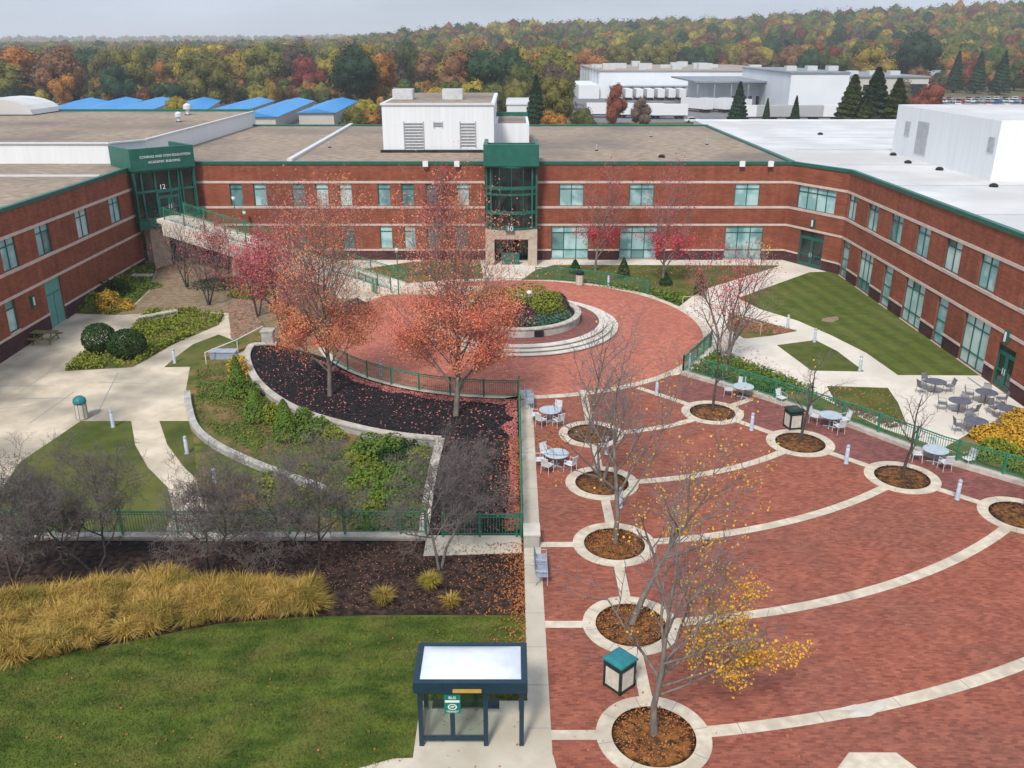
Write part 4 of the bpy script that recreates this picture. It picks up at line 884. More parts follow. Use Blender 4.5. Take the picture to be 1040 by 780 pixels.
for sd, l in ((-1.42, 'green railing on the far side of the sloping footbridge'), (1.42, 'green railing on the near side of the sloping footbridge')):
    fence(l, [PR(0, sd, 0.22), PR(RLn, sd, 0.2)], spacing=2.2)
na = [(CC[0]+(RC+0.45)*cos(a_), CC[1]+(RC+0.45)*sin(a_), 0.05) for a_ in [radians(d) for d in range(74, 35, -5)]]
fence('curved green railing between the round plaza and the lawn north of it', [(*G(544, 284), 0.05)]+na, spacing=2.2)
q0, q2 = G(404, 284), G(486, 281)
fence('green railing beside the planting left of the main entrance walk', [(q0[0], q0[1], 0.04), (*G(440, 277), 0.04), (q2[0], q2[1], 0.04)], spacing=2.4)
fence('green corner railing at the foot of the footbridge', [(*G(365, 292), 0.02), (*G(383, 299), 0.02)], h=1.3, spacing=1.2)
def handrail(label, pts, m='pipe_tan'):
    t = thing('handrail', label, 'handrail', pts[0]); mb = MB()
    mb.tube([(x, y, z+0.92) for x, y, z in pts], 0.035, 6); mb.build('rail', m, t)
    for p_ in pts: MB().tube([(p_[0], p_[1], p_[2]), (p_[0], p_[1], p_[2]+0.92)], 0.03, 6).build('post', m, t)
handrail('tan pipe handrail beside the pale stairs east of the round plaza', [(*G(693, 313), 0.02), (*G(705, 312), 0.02), (*G(720, 320), 0.02), (*G(745, 332), 0.02), (*G(772, 341), 0.02)])
handrail('thin white handrail running down to the lower garden steps', [(*GC(210, 373), -0.2), (*GC(242, 360), -0.1), (*G(268, 345), 0.1)], 'sign_white')
# ------------------------------------------------------------------ street furniture prototypes
def lamp_bollard():
    t = thing('bollard', '', 'bollard'); MB().lathe([(0.13, 0), (0.13, 0.05), (0.095, 0.06), (0.095, 0.80)], n=14).build('post', 'bollard_paint', t, True)
    MB().lathe([(0.085, 0.80), (0.085, 0.92)], n=14).build('lens', 'lamp_globe', t); MB().lathe([(0.10, 0.92), (0.10, 1.0), (0.05, 1.06)], n=14).build('cap', 'bollard_paint', t); return t
bp = lamp_bollard()
BL = [((763, 437.7), 0, 'blue-grey bollard between the two nearest-to-the-maple tree rings by the east kerb'), ((859, 471.5), 0, 'blue-grey bollard on the pale band between the second and third east tree rings'),
      ((971.7, 508), 0, 'blue-grey bollard in the dark pavers nearest the right edge of the photo'), ((666.7, 402), 0, 'blue-grey bollard where the pale band splits off the round plaza'),
      ((617.7, 292), 0, 'blue-grey bollard on the far north rim of the round plaza'), ((699.5, 374), 0, 'blue-grey bollard half hidden by the corner of the east railing'),
      ((387, 382), 0, 'blue-grey bollard behind the curved railing at the mulch bed'), ((616, 462), 0, 'blue-grey bollard beside the farthest west tree ring'),
      ((630, 516), 0, 'blue-grey bollard beside the second farthest west tree ring'), ((799.6, 333.7), 0, 'grey bollard at the farthest corner of the yard path'),
      ((827, 348), 0, 'grey bollard at the tip of the small diamond lawn'), ((873, 377), 0, 'grey bollard at the near corner of the small diamond lawn'),
      ((177.5, 369), 1, 'grey bollard beside the curving path near the round shrubs'), ((115, 434), 1, 'pale bollard at the top edge of the left court lawn'),
      ((190, 461), 1, 'white-capped bollard on the thin lawn wedge right of the court path'), ((219, 495), 1, 'grey bollard below the low curved garden wall')]
for i, ((a_, b_), c_, l) in enumerate(BL):
    q = GC(a_, b_) if c_ else G(a_, b_); place(bp, i == 0, (q[0], q[1], cz(*q) if c_ else 0.03), 0, l, 'lamp bollards around the plaza and court')
def square_bin():
    t = thing('litter_bin', '', 'litter bin'); mb = MB()
    for x in (-.34, .34):
        for y in (-.34, .34): mb.box(x-0.04, y-0.04, 0, x+0.04, y+0.04, 1.0)
    mb.box(-.38, -.38, 0.04, .38, .38, 0.12); mb.box(-.385, -.385, 0.86, .385, .385, 1.0); mb.build('frame', 'bin_frame', t)
    for sx_, sy_ in ((0, -1), (1, 0), (0, 1), (-1, 0)):
        m_ = MB()
        if sx_: m_.box(sx_*.345-0.02, -.29, .13, sx_*.345+0.02, .29, .85)
        else: m_.box(-.29, sy_*.345-0.02, .13, .29, sy_*.345+0.02, .85)
        m_.build('panel', 'bin_panel', t)
    m_ = MB(); m_.prism([(-.42, -.42), (.42, -.42), (.42, .42), (-.42, .42)], 1.06, 1.12); i = len(m_.v)
    m_.v += [(-.42, -.42, 1.12), (.42, -.42, 1.12), (.42, .42, 1.12), (-.42, .42, 1.12), (-.3, -.3, 1.2), (.3, -.3, 1.2), (.3, .3, 1.2), (-.3, .3, 1.2)]
    m_.f += [(i, i+1, i+5, i+4), (i+1, i+2, i+6, i+5), (i+2, i+3, i+7, i+6), (i+3, i, i+4, i+7), (i+4, i+5, i+6, i+7)]
    m_.build('lid', 'bin_teal', t); MB().box(-.3, -.3, 1.0, .3, .3, 1.07).build('opening', 'black_plastic', t); return t
sb = square_bin(); q = G(628.5, 697)
place(sb, True, (q[0], q[1], 0.03), radians(42), 'square litter bin with teal lid and pale panels between two west tree rings')
q = G(804.5, 434.5); o = place(sb, False, (q[0], q[1], 0.03), radians(12), 'square litter bin with dark green lid standing by the east kerb')
for c in o.children:
    if c.name.startswith('lid'): c.data = c.data.copy(); c.data.materials[0] = MATS['bin_frame']
def round_bin(label, loc, capm, dome):
    t = thing('litter_bin', label, 'litter bin', loc); mb = MB(); mb.lathe([(0.30, 0.02), (0.33, 0.06), (0.33, 0.95), (0.30, 0.98)], loc, 18).build('body', 'bin_panel', t, False)
    if dome: MB().lathe([(0.36, 0.98), (0.38, 1.08), (0.34, 1.25), (0.2, 1.38), (0.05, 1.42)], loc, 18).build('lid', capm, t, True)
    else: MB().lathe([(0.36, 0.98), (0.38, 1.02), (0.38, 1.2), (0.3, 1.28)], loc, 18).build('lid', capm, t); 
    m_ = MB()
    for k in range(8): a_ = k*pi/4; m_.box(loc[0]+0.335*cos(a_)-0.012, loc[1]+0.335*sin(a_)-0.012, loc[2]+0.06, loc[0]+0.335*cos(a_)+0.012, loc[1]+0.335*sin(a_)+0.012, loc[2]+0.95)
    m_.build('ribs', 'bark_grey', t)
q = G(588.5, 290); round_bin('round tan litter bin with black top on the north rim of the plaza', (q[0], q[1], 0.03), 'black_plastic', False)
q = GC(84, 425); round_bin('round tan litter bin with domed teal lid on the left concrete court', (q[0], q[1], cz(*q)), 'bin_teal', True)
def bench():
    t = thing('bench', '', 'bench'); s = MB()
    for k in range(7): s.box(0.02+k*0.062, -0.85, 0.42, 0.02+k*0.062+0.05, 0.85, 0.45)
    s.build('seat', 'blue_grey_metal', t); b = MB()
    for k in range(7): b.beam((-0.02-k*0.014, -0.85, 0.50+k*0.062), (-0.02-k*0.014, 0.85, 0.50+k*0.062), 0.02, 0.05)
    b.build('backrest', 'blue_grey_metal', t)
    for y in (-0.8, 0.0, 0.8):
        f = MB(); f.tube([(0.42, y, 0), (0.42, y, 0.42), (0.0, y, 0.42), (-0.12, y, 0.95)], 0.025, 6); f.tube([(0.02, y, 0.42), (-0.06, y, 0)], 0.025, 6); f.tube([(0.42, y, 0.42), (0.42, y, 0.66), (-0.04, y, 0.68)], 0.022, 6); f.build('frame', 'bollard_paint', t)
    return t
bn = bench(); q = G(549, 606); place(bn, True, (0.98, 30.6, 0.034), 0, 'slatted blue-grey bench on the pale walk south of the white block')
place(bn, False, (0.85, 48.6, 0.034), 0, 'slatted blue-grey bench at the north end of the plaza railing')
t = thing('wall_end_block', 'white stone block ending the railing wall beside the brick plaza', 'block', (0.85, 33.2, 0)); MB().box(0.52, 32.6, 0.0, 1.15, 33.5, 0.62).build('body', 'wall_stone', t); MB().box(0.48, 32.55, 0.622, 1.2, 33.55, 0.70).build('coping', 'white_stone', t)
def table(mt, name='cafe_table', r=0.62):
    t = thing(name, '', 'table'); MB().lathe([(r-0.03, 0.70), (r, 0.715), (r, 0.735), (r-0.03, 0.745)], n=28).build('tabletop', mt, t)
    MB().lathe([(0.04, 0.03), (0.04, 0.70)], n=10).build('pedestal', mt, t)
    b = MB()
    for k in range(4): a_ = pi/4+k*pi/2; b.beam((0, 0, 0.06), (0.34*cos(a_), 0.34*sin(a_), 0.03), 0.05, 0.04)
    b.build('base', mt, t); return t
def chair(mt, name='cafe_chair'):
    t = thing(name, '', 'chair'); MB().box(-0.24, -0.23, 0.43, 0.24, 0.23, 0.46).build('seat', mt, t)
    b = MB(); b.v = []
    for k in range(8): y0 = -0.2+k*0.055; b.beam((-0.22, y0, 0.5), (-0.32, y0, 0.88), 0.04, 0.02)
    b.beam((-0.32, -0.23, 0.88), (-0.32, 0.23, 0.88), 0.03, 0.05); b.beam((-0.235, -0.23, 0.55), (-0.235, 0.23, 0.55), 0.03, 0.04); b.build('backrest', mt, t)
    for x in (-0.22, 0.22):
        for y in (-0.21, 0.21): MB().tube([(x*1.1, y*1.1, 0), (x, y, 0.44)], 0.014, 5).build('leg', mt, t)
    for y in (-0.24, 0.24): MB().tube([(-0.28, y, 0.68), (0.18, y, 0.66), (0.2, y, 0.44)], 0.013, 5).build('armrest', mt, t)
    return t
tp, cp, td_, cd2 = table('table_pale'), chair('chair_pale'), table('table_slate'), chair('chair_slate')
def setting(tproto, cproto, ft, fc, px_, z, tlabel, chairs, tgroup, cgroup, r=0.86):
    q = px_; place(tproto, ft, (q[0], q[1], z), 0.3, tlabel, tgroup)
    for i, (ang_, l) in enumerate(chairs):
        a_ = radians(ang_); place(cproto, fc and i == 0, (q[0]+r*cos(a_), q[1]+r*sin(a_), z), a_+pi, l, cgroup)
G1 = 'pale blue round tables on the brick plaza'; G2 = 'pale metal chairs on the brick plaza'
setting(tp, cp, True, True, (2.15, 46.1), 0.02, 'pale blue round table nearer the bench at the railing', [(180, 'pale chair left of the farther railing table'), (62, 'pale chair behind the farther railing table, on its right'), (232, 'pale chair in front of the farther railing table, on its left'), (300, 'pale chair in front of the farther railing table, on its right')], G1, G2)
setting(tp, cp, False, False, (2.25, 40.4), 0.02, 'pale blue round table nearer the white block, full of chairs', [(125, 'pale chair behind the nearer railing table, with dark seat opening'), (185, 'pale chair left of the nearer railing table'), (235, 'pale chair in front of the nearer railing table, on its left'), (320, 'pale chair in front of the nearer railing table, toward the tree ring')], G1, G2)
q = G(754, 404); setting(tp, cp, False, False, q, 0.025, 'pale blue round table beside the slim tree nearest the maple', [(165, 'pale chair left of the table by the farthest east tree ring'), (80, 'pale chair behind the table by the farthest east tree ring')], G1, G2)
q = G(842, 434); setting(tp, cp, False, False, q, 0.025, 'pale blue round table right of the dark-lidded litter bin', [(140, 'pale chair behind the table right of the dark-lidded bin'), (10, 'pale chair right of the table next to the dark-lidded bin'), (285, 'pale chair in front of the table next to the dark-lidded bin')], G1, G2)
q = G(948, 470); setting(tp, cp, False, False, q, 0.025, 'pale blue round table right of the third east tree ring', [(170, 'pale chair left of the table near the gold bushes'), (75, 'pale chair behind the table near the gold bushes'), (280, 'pale chair in front of the table near the gold bushes')], G1, G2)
q = G(793, 411); place(cp, False, (q[0], q[1], 0.03), radians(-60), 'lone pale chair just left of the dark-lidded litter bin', G2)
q = G(982, 474); place(cp, False, (q[0], q[1], 0.03), radians(200), 'lone pale chair at the foot of the gold bushes', G2)
G3 = 'dark round tables on the yard paving'; G4 = 'dark chairs on the yard paving'
YD = [((948.5, 399), 'dark round table of the yard farthest from the wing door', [(100, 'dark chair behind the leftmost yard table'), (190, 'dark chair left of the leftmost yard table'), (0, 'dark chair right of the leftmost yard table')]),
      ((972.7, 419), 'dark round table in the middle of the yard group', [(160, 'dark chair left of the middle yard table'), (300, 'dark chair in front of the middle yard table'), (50, 'dark chair behind the middle yard table')]),
      ((999.6, 410), 'dark round table nearest the wing door', [(150, 'dark chair left of the yard table by the wing door'), (60, 'dark chair behind the yard table by the wing door'), (-20, 'dark chair right of the yard table by the wing door')]),
      ((989, 440), 'dark round table closest to the green railing', [(175, 'dark chair left of the yard table by the railing'), (80, 'dark chair behind the yard table by the railing'), (-10, 'dark chair right of the yard table by the railing')]),
      ((1021, 427), 'dark round table just above the gold bushes', [(110, 'dark chair behind the yard table above the gold bushes')])]
for i, (p_, l, ch) in enumerate(YD): setting(td_, cd2, i == 0, i == 0, G(*p_), 0.02, l, ch, G3, G4)
# picnic table
q = GC(47, 347); zc_ = cz(*q); t = thing('picnic_table', 'weathered green wooden picnic table on the court by the brick wing', 'picnic table', (q[0], q[1], zc_))
t0 = t; mb = MB()
for k in range(5): mb.box(q[0]-0.9, q[1]-0.38+k*0.155, zc_+0.72, q[0]+0.9, q[1]-0.38+k*0.155+0.14, zc_+0.76)
mb.build('tabletop', 'wood_table', t)
for s in (-1, 1): MB().box(q[0]-0.9, q[1]+s*0.75-0.14, zc_+0.42, q[0]+0.9, q[1]+s*0.75+0.14, zc_+0.46).build('seat', 'wood_table', t)
for s in (-0.6, 0.6):
    m_ = MB(); m_.beam((q[0]+s, q[1]-0.7, zc_), (q[0]+s, q[1]-0.25, zc_+0.72), 0.05, 0.09); m_.beam((q[0]+s, q[1]+0.7, zc_), (q[0]+s, q[1]+0.25, zc_+0.72), 0.05, 0.09); m_.beam((q[0]+s, q[1]-0.85, zc_+0.38), (q[0]+s, q[1]+0.85, zc_+0.38), 0.05, 0.08); m_.build('leg', 'wood_table', t)
t.rotation_euler = (0, 0, 0)
# low stone benches / garden walls in the court
q = GC(158, 325); wall_thing('garden_wall', 'short grey garden wall behind the two round clipped shrubs', [GC(142, 328), GC(160, 324), GC(180, 320)], 0.45, -0.8, 0.35, 'wall_stone', 'cap_stone')
q = GC(145, 284); t = thing('stone_bench', 'flat pale stone slab bench near the yellow bush', 'bench', (q[0], q[1], cz(*q))); MB().box(q[0]-0.9, q[1]-0.35, cz(*q)+0.35, q[0]+0.9, q[1]+0.35, cz(*q)+0.47).build('slab', 'cap_stone', t); m_ = MB(); m_.box(q[0]-0.6, q[1]-0.25, cz(*q)-0.05, q[0]-0.4, q[1]+0.25, cz(*q)+0.35); m_.box(q[0]+0.4, q[1]-0.25, cz(*q)-0.05, q[0]+0.6, q[1]+0.25, cz(*q)+0.35); m_.build('support', 'wall_stone', t)
q = GC(228, 367); zc_ = cz(*q); t = thing('utility_box', 'low blue-grey utility box beside the lower garden steps', 'box', (q[0], q[1], zc_)); MB().box(q[0]-0.85, q[1]-0.3, zc_, q[0]+0.85, q[1]+0.4, zc_+0.72).build('body', 'blue_grey_metal', t); MB().box(q[0]-0.9, q[1]-0.35, zc_+0.722, q[0]+0.9, q[1]+0.45, zc_+0.78).build('lid', 'bollard_paint', t)
q = G(273, 350, 0.0); t = thing('gate_pier', 'short grey stone pier at the top end of the curved retaining wall', 'pier', (q[0], q[1], 0)); MB().box(q[0]-0.4, q[1]-0.3, -1, q[0]+0.4, q[1]+0.5, 1.0).build('body', 'wall_stone', t); MB().box(q[0]-0.45, q[1]-0.35, 1.002, q[0]+0.45, q[1]+0.55, 1.1).build('coping', 'cap_stone', t)
# lamp posts
def lamp_post(label, x, y, z0, z1):
    t = thing('lamp_post', label, 'lamp post', (x, y, z0)); MB().tube([(x, y, z0), (x, y, z1-0.5)], [0.06, 0.04], 8).build('post', 'green_rail', t)
    MB().lathe([(0.08, 0), (0.16, 0.15), (0.16, 0.35), (0.05, 0.42)], (x, y, z1-0.5), 12).build('globe', 'lamp_globe', t, True); MB().lathe([(0.2, 0.42), (0.02, 0.58)], (x, y, z1-0.5), 10).build('cap', 'green_rail', t)
q = G(405, 300); h_ = CH+q[1]*tan(atan((390-250)/FPX)-PITCH); lamp_post('green lamp post with white lantern at the foot of the footbridge', q[0], q[1], 0, h_)
q = PR(7.8, -1.7, 0); h_ = WY(237.5, 198, q[1])[1]; x_ = WY(238.5, 215, q[1])[0]; lamp_post('slim green lamp post rising beside the upper footbridge', x_, q[1], 0, h_)
x_ = WY(250, 222, 86.0)[0]; lamp_post('shorter lantern post against the brick wall behind the footbridge', x_, 85.6, 0, WY(250, 213, 85.6)[1])
# ------------------------------------------------------------------ bus shelter
SX0, SX1, SY0, SY1, SH = -2.82, 0.36, 21.25, 22.95, 2.48
sh = thing('bus_shelter', 'dark blue framed bus shelter with white domed roof and green sign', 'bus shelter', ((SX0+SX1)/2, SY0, 0.03))
slab('shelter_pad', [(SX0-0.15, SY0-0.5), (XL, SY0-0.5), (XL, SY1+0.3), (SX0-0.15, SY1+0.3)], -0.2, 0.024, 'walk_concrete')
pw = 0.14
for x, y in ((SX0, SY0), (-0.86, SY0), (SX1-pw, SY0), (SX0, SY1-pw), (SX1-pw, SY1-pw), ((SX0+SX1)/2, SY1-pw)): MB().box(x, y, 0.02, x+pw, y+pw, SH-0.2).build('post', 'shelter_blue', sh)
xm = -1.86
MB().box(xm, SY0+0.01, 0.25, xm+pw, SY0+pw-.01, SH-0.3).build('post', 'shelter_blue', sh)
rf = MB(); rf.box(SX0-0.1, SY0-0.12, SH-0.38, SX1+0.1, SY0+0.06, SH); rf.box(SX0-0.1, SY1-0.06, SH-0.22, SX1+0.1, SY1+0.08, SH); rf.box(SX0-0.1, SY0+0.06, SH-0.22, SX0+0.08, SY1-0.06, SH); rf.box(SX1-0.08, SY0+0.06, SH-0.22, SX1+0.1, SY1-0.06, SH)
rf = rf.build('roof_frame', 'shelter_blue', sh)
m_ = MB(); NX, NY = 16, 10; i0 = 0
for j in range(NY+1):
    for i in range(NX+1):
        u, v = i/NX, j/NY; hgt = (1-abs(2*u-1)**6)*(1-abs(2*v-1)**3)*0.20
        m_.v.append((SX0+0.09+(SX1-SX0-0.18)*u, SY0+0.07+(SY1-SY0-0.14)*v, SH-0.03+hgt))
for j in range(NY):
    for i in range(NX): a_ = j*(NX+1)+i; m_.f.append((a_, a_+1, a_+NX+2, a_+NX+1))
m_.build('roof_panel', 'shelter_roof', sh, True)
rl = MB(); rl.box(SX0+pw, SY0+0.02, 0.22, -0.86, SY0+pw-0.02, 0.36); rl.box(SX0+pw, SY0+0.02, SH-0.42, -0.86, SY0+pw-0.02, SH-0.30)
rl.box(SX0+0.01, SY0+pw, 0.22, SX0+pw-0.01, SY1-pw, 0.32); rl.box(SX1-pw+0.01, SY0+pw, 1.3, SX1-0.01, SY1-pw, 1.36)
rl.box(SX0+pw, SY1-pw+0.02, 0.85, SX1-pw, SY1-0.02, 0.98); rl.box(SX0+pw, SY1-pw+0.02, SH-0.42, SX1-pw, SY1-0.02, SH-0.32); rl.build('rail', 'shelter_blue', sh)
MB().box(SX0+pw, SY0+0.04, 0.36, -0.86, SY0+0.05, SH-0.42).build('glass_panel', 'clear_glass', sh)
MB().box(SX0+0.04, SY0+pw, 0.32, SX0+0.05, SY1-pw, SH-0.22).build('glass_panel', 'clear_glass', sh)
MB().box(SX0+pw, SY1-0.05, 0.98, SX1-pw, SY1-0.04, SH-0.42).build('glass_panel', 'clear_glass', sh)
MB().box(SX0+0.3, SY1-0.55, 0.44, -0.4, SY1-0.15, 0.49).build('seat', 'shelter_blue', sh)
MB().box(-1.75, SY0-0.135, SH-0.34, -0.90, SY0-0.122, SH-0.21).build('roof_sign', 'sign_ochre', sh)
sgx0, sgx1, sgz0, sgz1 = -2.02, -1.53, 1.32, 2.0
sg = MB().box(sgx0, SY0-0.06, sgz0, sgx1, SY0-0.03, sgz1).build('sign_panel', 'sign_green', sh)
def PS(s, z, d=0.0): return (s, SY0-0.06+d, z)
text('BUS', 0.13, PS, (sgx0+sgx1)/2, sgz1-0.10, 'sign_white', sg, d=-0.004, ext=0.003)
MB().box(sgx0+0.03, SY0-0.066, sgz1-0.27, sgx1-0.03, SY0-0.061, sgz1-0.19).build('sign_stripe', 'sign_white', sg)
text('TRANSIT', 0.095, PS, (sgx0+sgx1)/2, sgz0+0.07, 'sign_white', sg, d=-0.004, ext=0.003)
m_ = MB()
for k in range(20):
    a_, b_ = 2*pi*k/20, 2*pi*(k+1)/20; cx_, cz_ = (sgx0+sgx1)/2, sgz0+0.25
    m_.quad(*[(cx_+1.25*r_*cos(t_), SY0-0.066, cz_+r_*sin(t_)) for r_, t_ in ((0.08, a_), (0.11, a_), (0.11, b_), (0.08, b_))])
m_.quad((cx_-0.08, SY0-0.066, cz_-0.02), (cx_+0.02, SY0-0.066, cz_-0.02), (cx_+0.08, SY0-0.066, cz_+0.03), (cx_-0.02, SY0-0.066, cz_+0.03)); m_.build('sign_emblem', 'sign_white', sg)
# ------------------------------------------------------------------ plaza trees in the rings
GT = 'young trees in the plaza rings'
def honey(seed, h=8.0, leaves=0, fn=None, mul=1, r0=0.13, kids=(9, 6, 5), lean=(0, 0), lenk=(0.58, 0.5, 0.42), spread=0.8):
    rng = random.Random(seed); return grow(rng, (0, 0, 0), h*0.86, spread, 3, kids, r0, 0.26, 0.6, mul, 0.10, lenk, lean)
def limb(gr, *a):
    for k in range(0, len(a), 4):
        g = grow(random.Random(a[k+2]), a[k], a[k+1], 0.75, 3, (8, 6, 4), 0.042, 0.3, 0.7, 1, 0.09, (0.42, 0.5, 0.42), a[k+3])
        for m0, m1 in zip(gr[:2], g[:2]): i = len(m0.v); m0.v += m1.v; m0.f += [tuple(v+i for v in f) for f in m1.f]
        gr[2].extend(g[2])
    return gr
tree('plaza_tree', 'nearest ring tree with sprays of yellow leaves low on its right side', (4.39, 21.7, 0.05), limb(honey(21, 7.2, r0=0.125), (0.02, 0, 1.5), 3.5, 211, (1.9, 0.1), (0, 0.0, 2.1), 3.6, 213, (1.5, 0.8), (0, 0.0, 1.8), 3.8, 215, (1.4, -.7), (0, 0, 2.6), 3.6, 217, (1.1, .2)), 'bark_grey', 'twig_grey', 'leaf_yellow', 3600, 0.08,
     lambda q, r: (1.0 if q.x > 0.3 and q.z < 3.8 else 0.22 if (q.x > -0.9 and q.z < 5.4) else 0.02), 1, GT, 0.15, 9)
tree('plaza_tree', 'second nearest ring tree with thin orange-yellow leaves', (4.4, 27.3, 0.05), honey(22, 8.0), 'bark_grey', 'twig_grey', 'leaf_yellow', 1200, 0.08, lambda q, r: 0.6 if q.z < 3.6 else 0.04, 2, GT, 0.14, 3)
tree('plaza_tree', 'tall bare middle ring tree with a big limb swinging right', (4.4, 32.95, 0.05), limb(honey(25, 8.0, r0=0.12, kids=(9, 7, 5), spread=0.85), (0.05, 0, 1.7), 6.0, 251, (0.75, 0.1)), 'bark_grey', 'twig_grey', 'leaf_yellow', 300, 0.08, lambda q, r: 1 if q.z < 3.5 else 0.02, 3, GT, 0.14, 2)
tree('plaza_tree', 'bare many-stemmed tree in the second farthest west ring', (4.37, 38.6, 0.05), honey(24, 5.4, mul=4, r0=0.09, kids=(6, 5, 4)), 'bark_grey', 'twig_grey', None, 0, group=GT)
tree('plaza_tree', 'bare slim tree in the farthest west ring', (4.34, 44.4, 0.05), honey(29, 6.6, r0=0.10), 'bark_grey', 'twig_grey', None, 0, group=GT)
tree('plaza_tree', 'slim dark-trunked tree in the farthest east ring, in front of the red maple', (11.64, 47.45, 0.05), honey(26, 6.0, r0=0.09, kids=(6, 5, 4), lenk=(0.4, 0.5, 0.42)), 'bark_dark', 'twig_grey', 'leaf_yellow', 60, 0.1, None, 6, GT, 0.14, 2)
tree('plaza_tree', 'small bare tree in the second east ring beside the dark-lidded bin', (15.46, 43.25, 0.05), honey(27, 5.0, r0=0.09, kids=(6, 5, 4), lenk=(0.42, 0.5, 0.42)), 'bark_dark', 'twig_grey', 'leaf_yellow', 40, 0.1, None, 7, GT, 0.14, 2)
tree('plaza_tree', 'small bare tree in the third east ring near the pale table', (19.26, 39.2, 0.05), honey(28, 5.2, r0=0.09, kids=(6, 5, 4), lean=(0.12, 0), lenk=(0.42, 0.5, 0.42)), 'bark_dark', 'twig_grey', None, 0, group=GT)
tree('plaza_tree', 'bare tree in the ring cut by the right edge of the photo', (23.3, 35.4, 0.05), honey(30, 5.0, r0=0.09, kids=(6, 5, 4), lenk=(0.35, 0.5, 0.42)), 'bark_dark', 'twig_grey', None, 0, group=GT)
# ------------------------------------------------------------------ maples
def maple(seed, h, spread=0.55, r0=0.2, kids=(15, 8, 5), mul=1, lenk=(0.52, 0.46, 0.4), up=0.95, th=0.17, levels=3, rk=0.55):
    return grow(random.Random(seed), (0, 0, 0), h*0.93, spread, levels, kids, r0, th, up, mul, 0.07, lenk, (0, 0), rk)
GM = 'maples in the black mulch bed'
q = G(463, 422, 0.05); tree('maple_tree', 'large orange maple with bare upper twigs standing nearest the green railing corner', (q[0], q[1], 0.05), maple(41, 10.3, 0.98, r0=0.17, kids=(34, 9, 6), lenk=(0.58, 0.46, 0.4), th=0.12, up=0.95, rk=0.33), 'bark_grey', 'twig_maple', 'leaf_orange', 42000, 0.085,
     lambda q, r: (1.0 if q.z < 5.2 else max(0.06, 0.8-(q.z-5.2)/3.2))*(1 if noise.noise(Vector((q.x*.75+3.3, q.y*.75, q.z*.9+5)))>-.10 else .12), 4, GM, 0.26, 3)
q = G(335, 402, 0.05); tree('maple_tree', 'orange and russet maple on the left part of the black mulch bed', (q[0], q[1], 0.05), maple(43, 9.8, 0.98, r0=0.15, kids=(30, 9, 6), lenk=(0.58, 0.46, 0.4), th=0.14, up=0.95, rk=0.34), 'bark_grey', 'twig_maple', 'leaf_orange_rust', 27000, 0.085,
     lambda q, r: (1.0 if q.z < 4.4 and q.x < 1.4 else 0.4 if q.z < 5.4 else 0.03)*(1 if noise.noise(Vector((q.x*.8, q.y*.8, q.z*.8+9)))>-.08 else .12), 5, GM, 0.26, 3)
def redtree(label, loc, h, n, seed, fn=None, mat_='leaf_red', group=None, spread=0.9, mul=1, kids=(12, 7, 5), r0=0.15, ls=0.16, bark='bark_grey', tw_='twig_maple', th=0.16):
    tree('red_maple', label, loc, maple(seed, h, spread, r0, kids, mul, th=th), bark, tw_, mat_, int(n*1.2), ls*.78, fn, seed, group, 0.30, 3)
GR = 'red maples on the north lawn'
q = G(603, 272); redtree('thinly leaved red maple in front of the facade nearest the main entrance', (q[0], q[1]-1.5, 0), 8.3, 2300, 51, lambda q, r: 1 if q.z < 4.0 else 0.03, group=GR, spread=1.0, kids=(15, 8, 6), r0=.12)
q = G(673, 290); redtree('crimson-leaved maple in front of the facade farther from the main entrance', (q[0], q[1], 0), 8.9, 2900, 52, lambda q, r: 1 if q.z < 4.6 else 0.04, group=GR, spread=1.0, kids=(15, 8, 6), r0=.12)
q = G(737, 370); redtree('red maple with low spreading limbs beside the east kerb corner', (q[0], q[1], 0.05), 6.6, 1700, 53, lambda q, r: 1 if q.x < 1.0 else 0.25, mul=3, spread=0.9, kids=(8, 7, 5), ls=0.14)
GB = 'ornamental trees below the footbridge'
for l, px_, py_, h, n, sd, m_, fn in (('pink-red crabapple thick with leaves below the foot of the footbridge', 292, 348, 7.2, 6500, 54, 'leaf_pink', None), ('small dark-trunked red tree in the leaf litter below the footbridge', 228, 292, 5.2, 2000, 55, 'leaf_pink', None),
      ('mostly grey crabapple with a few red leaves nearest the yellow bush', 190, 292, 5.6, 250, 56, 'leaf_pink', None), ('grey leafless tree leaning over the litter left of the red ones', 212, 310, 4.6, 300, 57, 'leaf_pink', None),
      ('sparse reddish tree rising through the footbridge railing', 322, 300, 8.2, 1300, 58, 'leaf_pink', None), ('low crimson tree between the curved path and the footbridge', 262, 322, 5.0, 3000, 59, 'leaf_pink', None)):
    q = GC(px_, py_); redtree(l, (q[0], q[1], cz(*q)), h, n, sd, fn, m_, GB, 1.0, 3, (7, 6, 5), 0.1, 0.15, 'bark_dark', 'twig_grey', 0.2)
q = G(444, 268); redtree('small red tree left of the main entrance behind the big orange maple', (q[0], q[1], 0), 8.0, 1500, 60, lambda q, r: 1 if q.z < 6 else 0.2, 'leaf_red', None, 0.6)
q = G(765, 300); tree('young_tree', 'young bare tree with a tuft of yellow leaves beside the diagonal yard walk', (q[0], q[1], 0), honey(61, 4.5, r0=0.06, kids=(7, 5, 3)), 'bark_grey', 'twig_grey', 'leaf_yellow', 160, 0.12, None, 61, None, 0.2, 3)
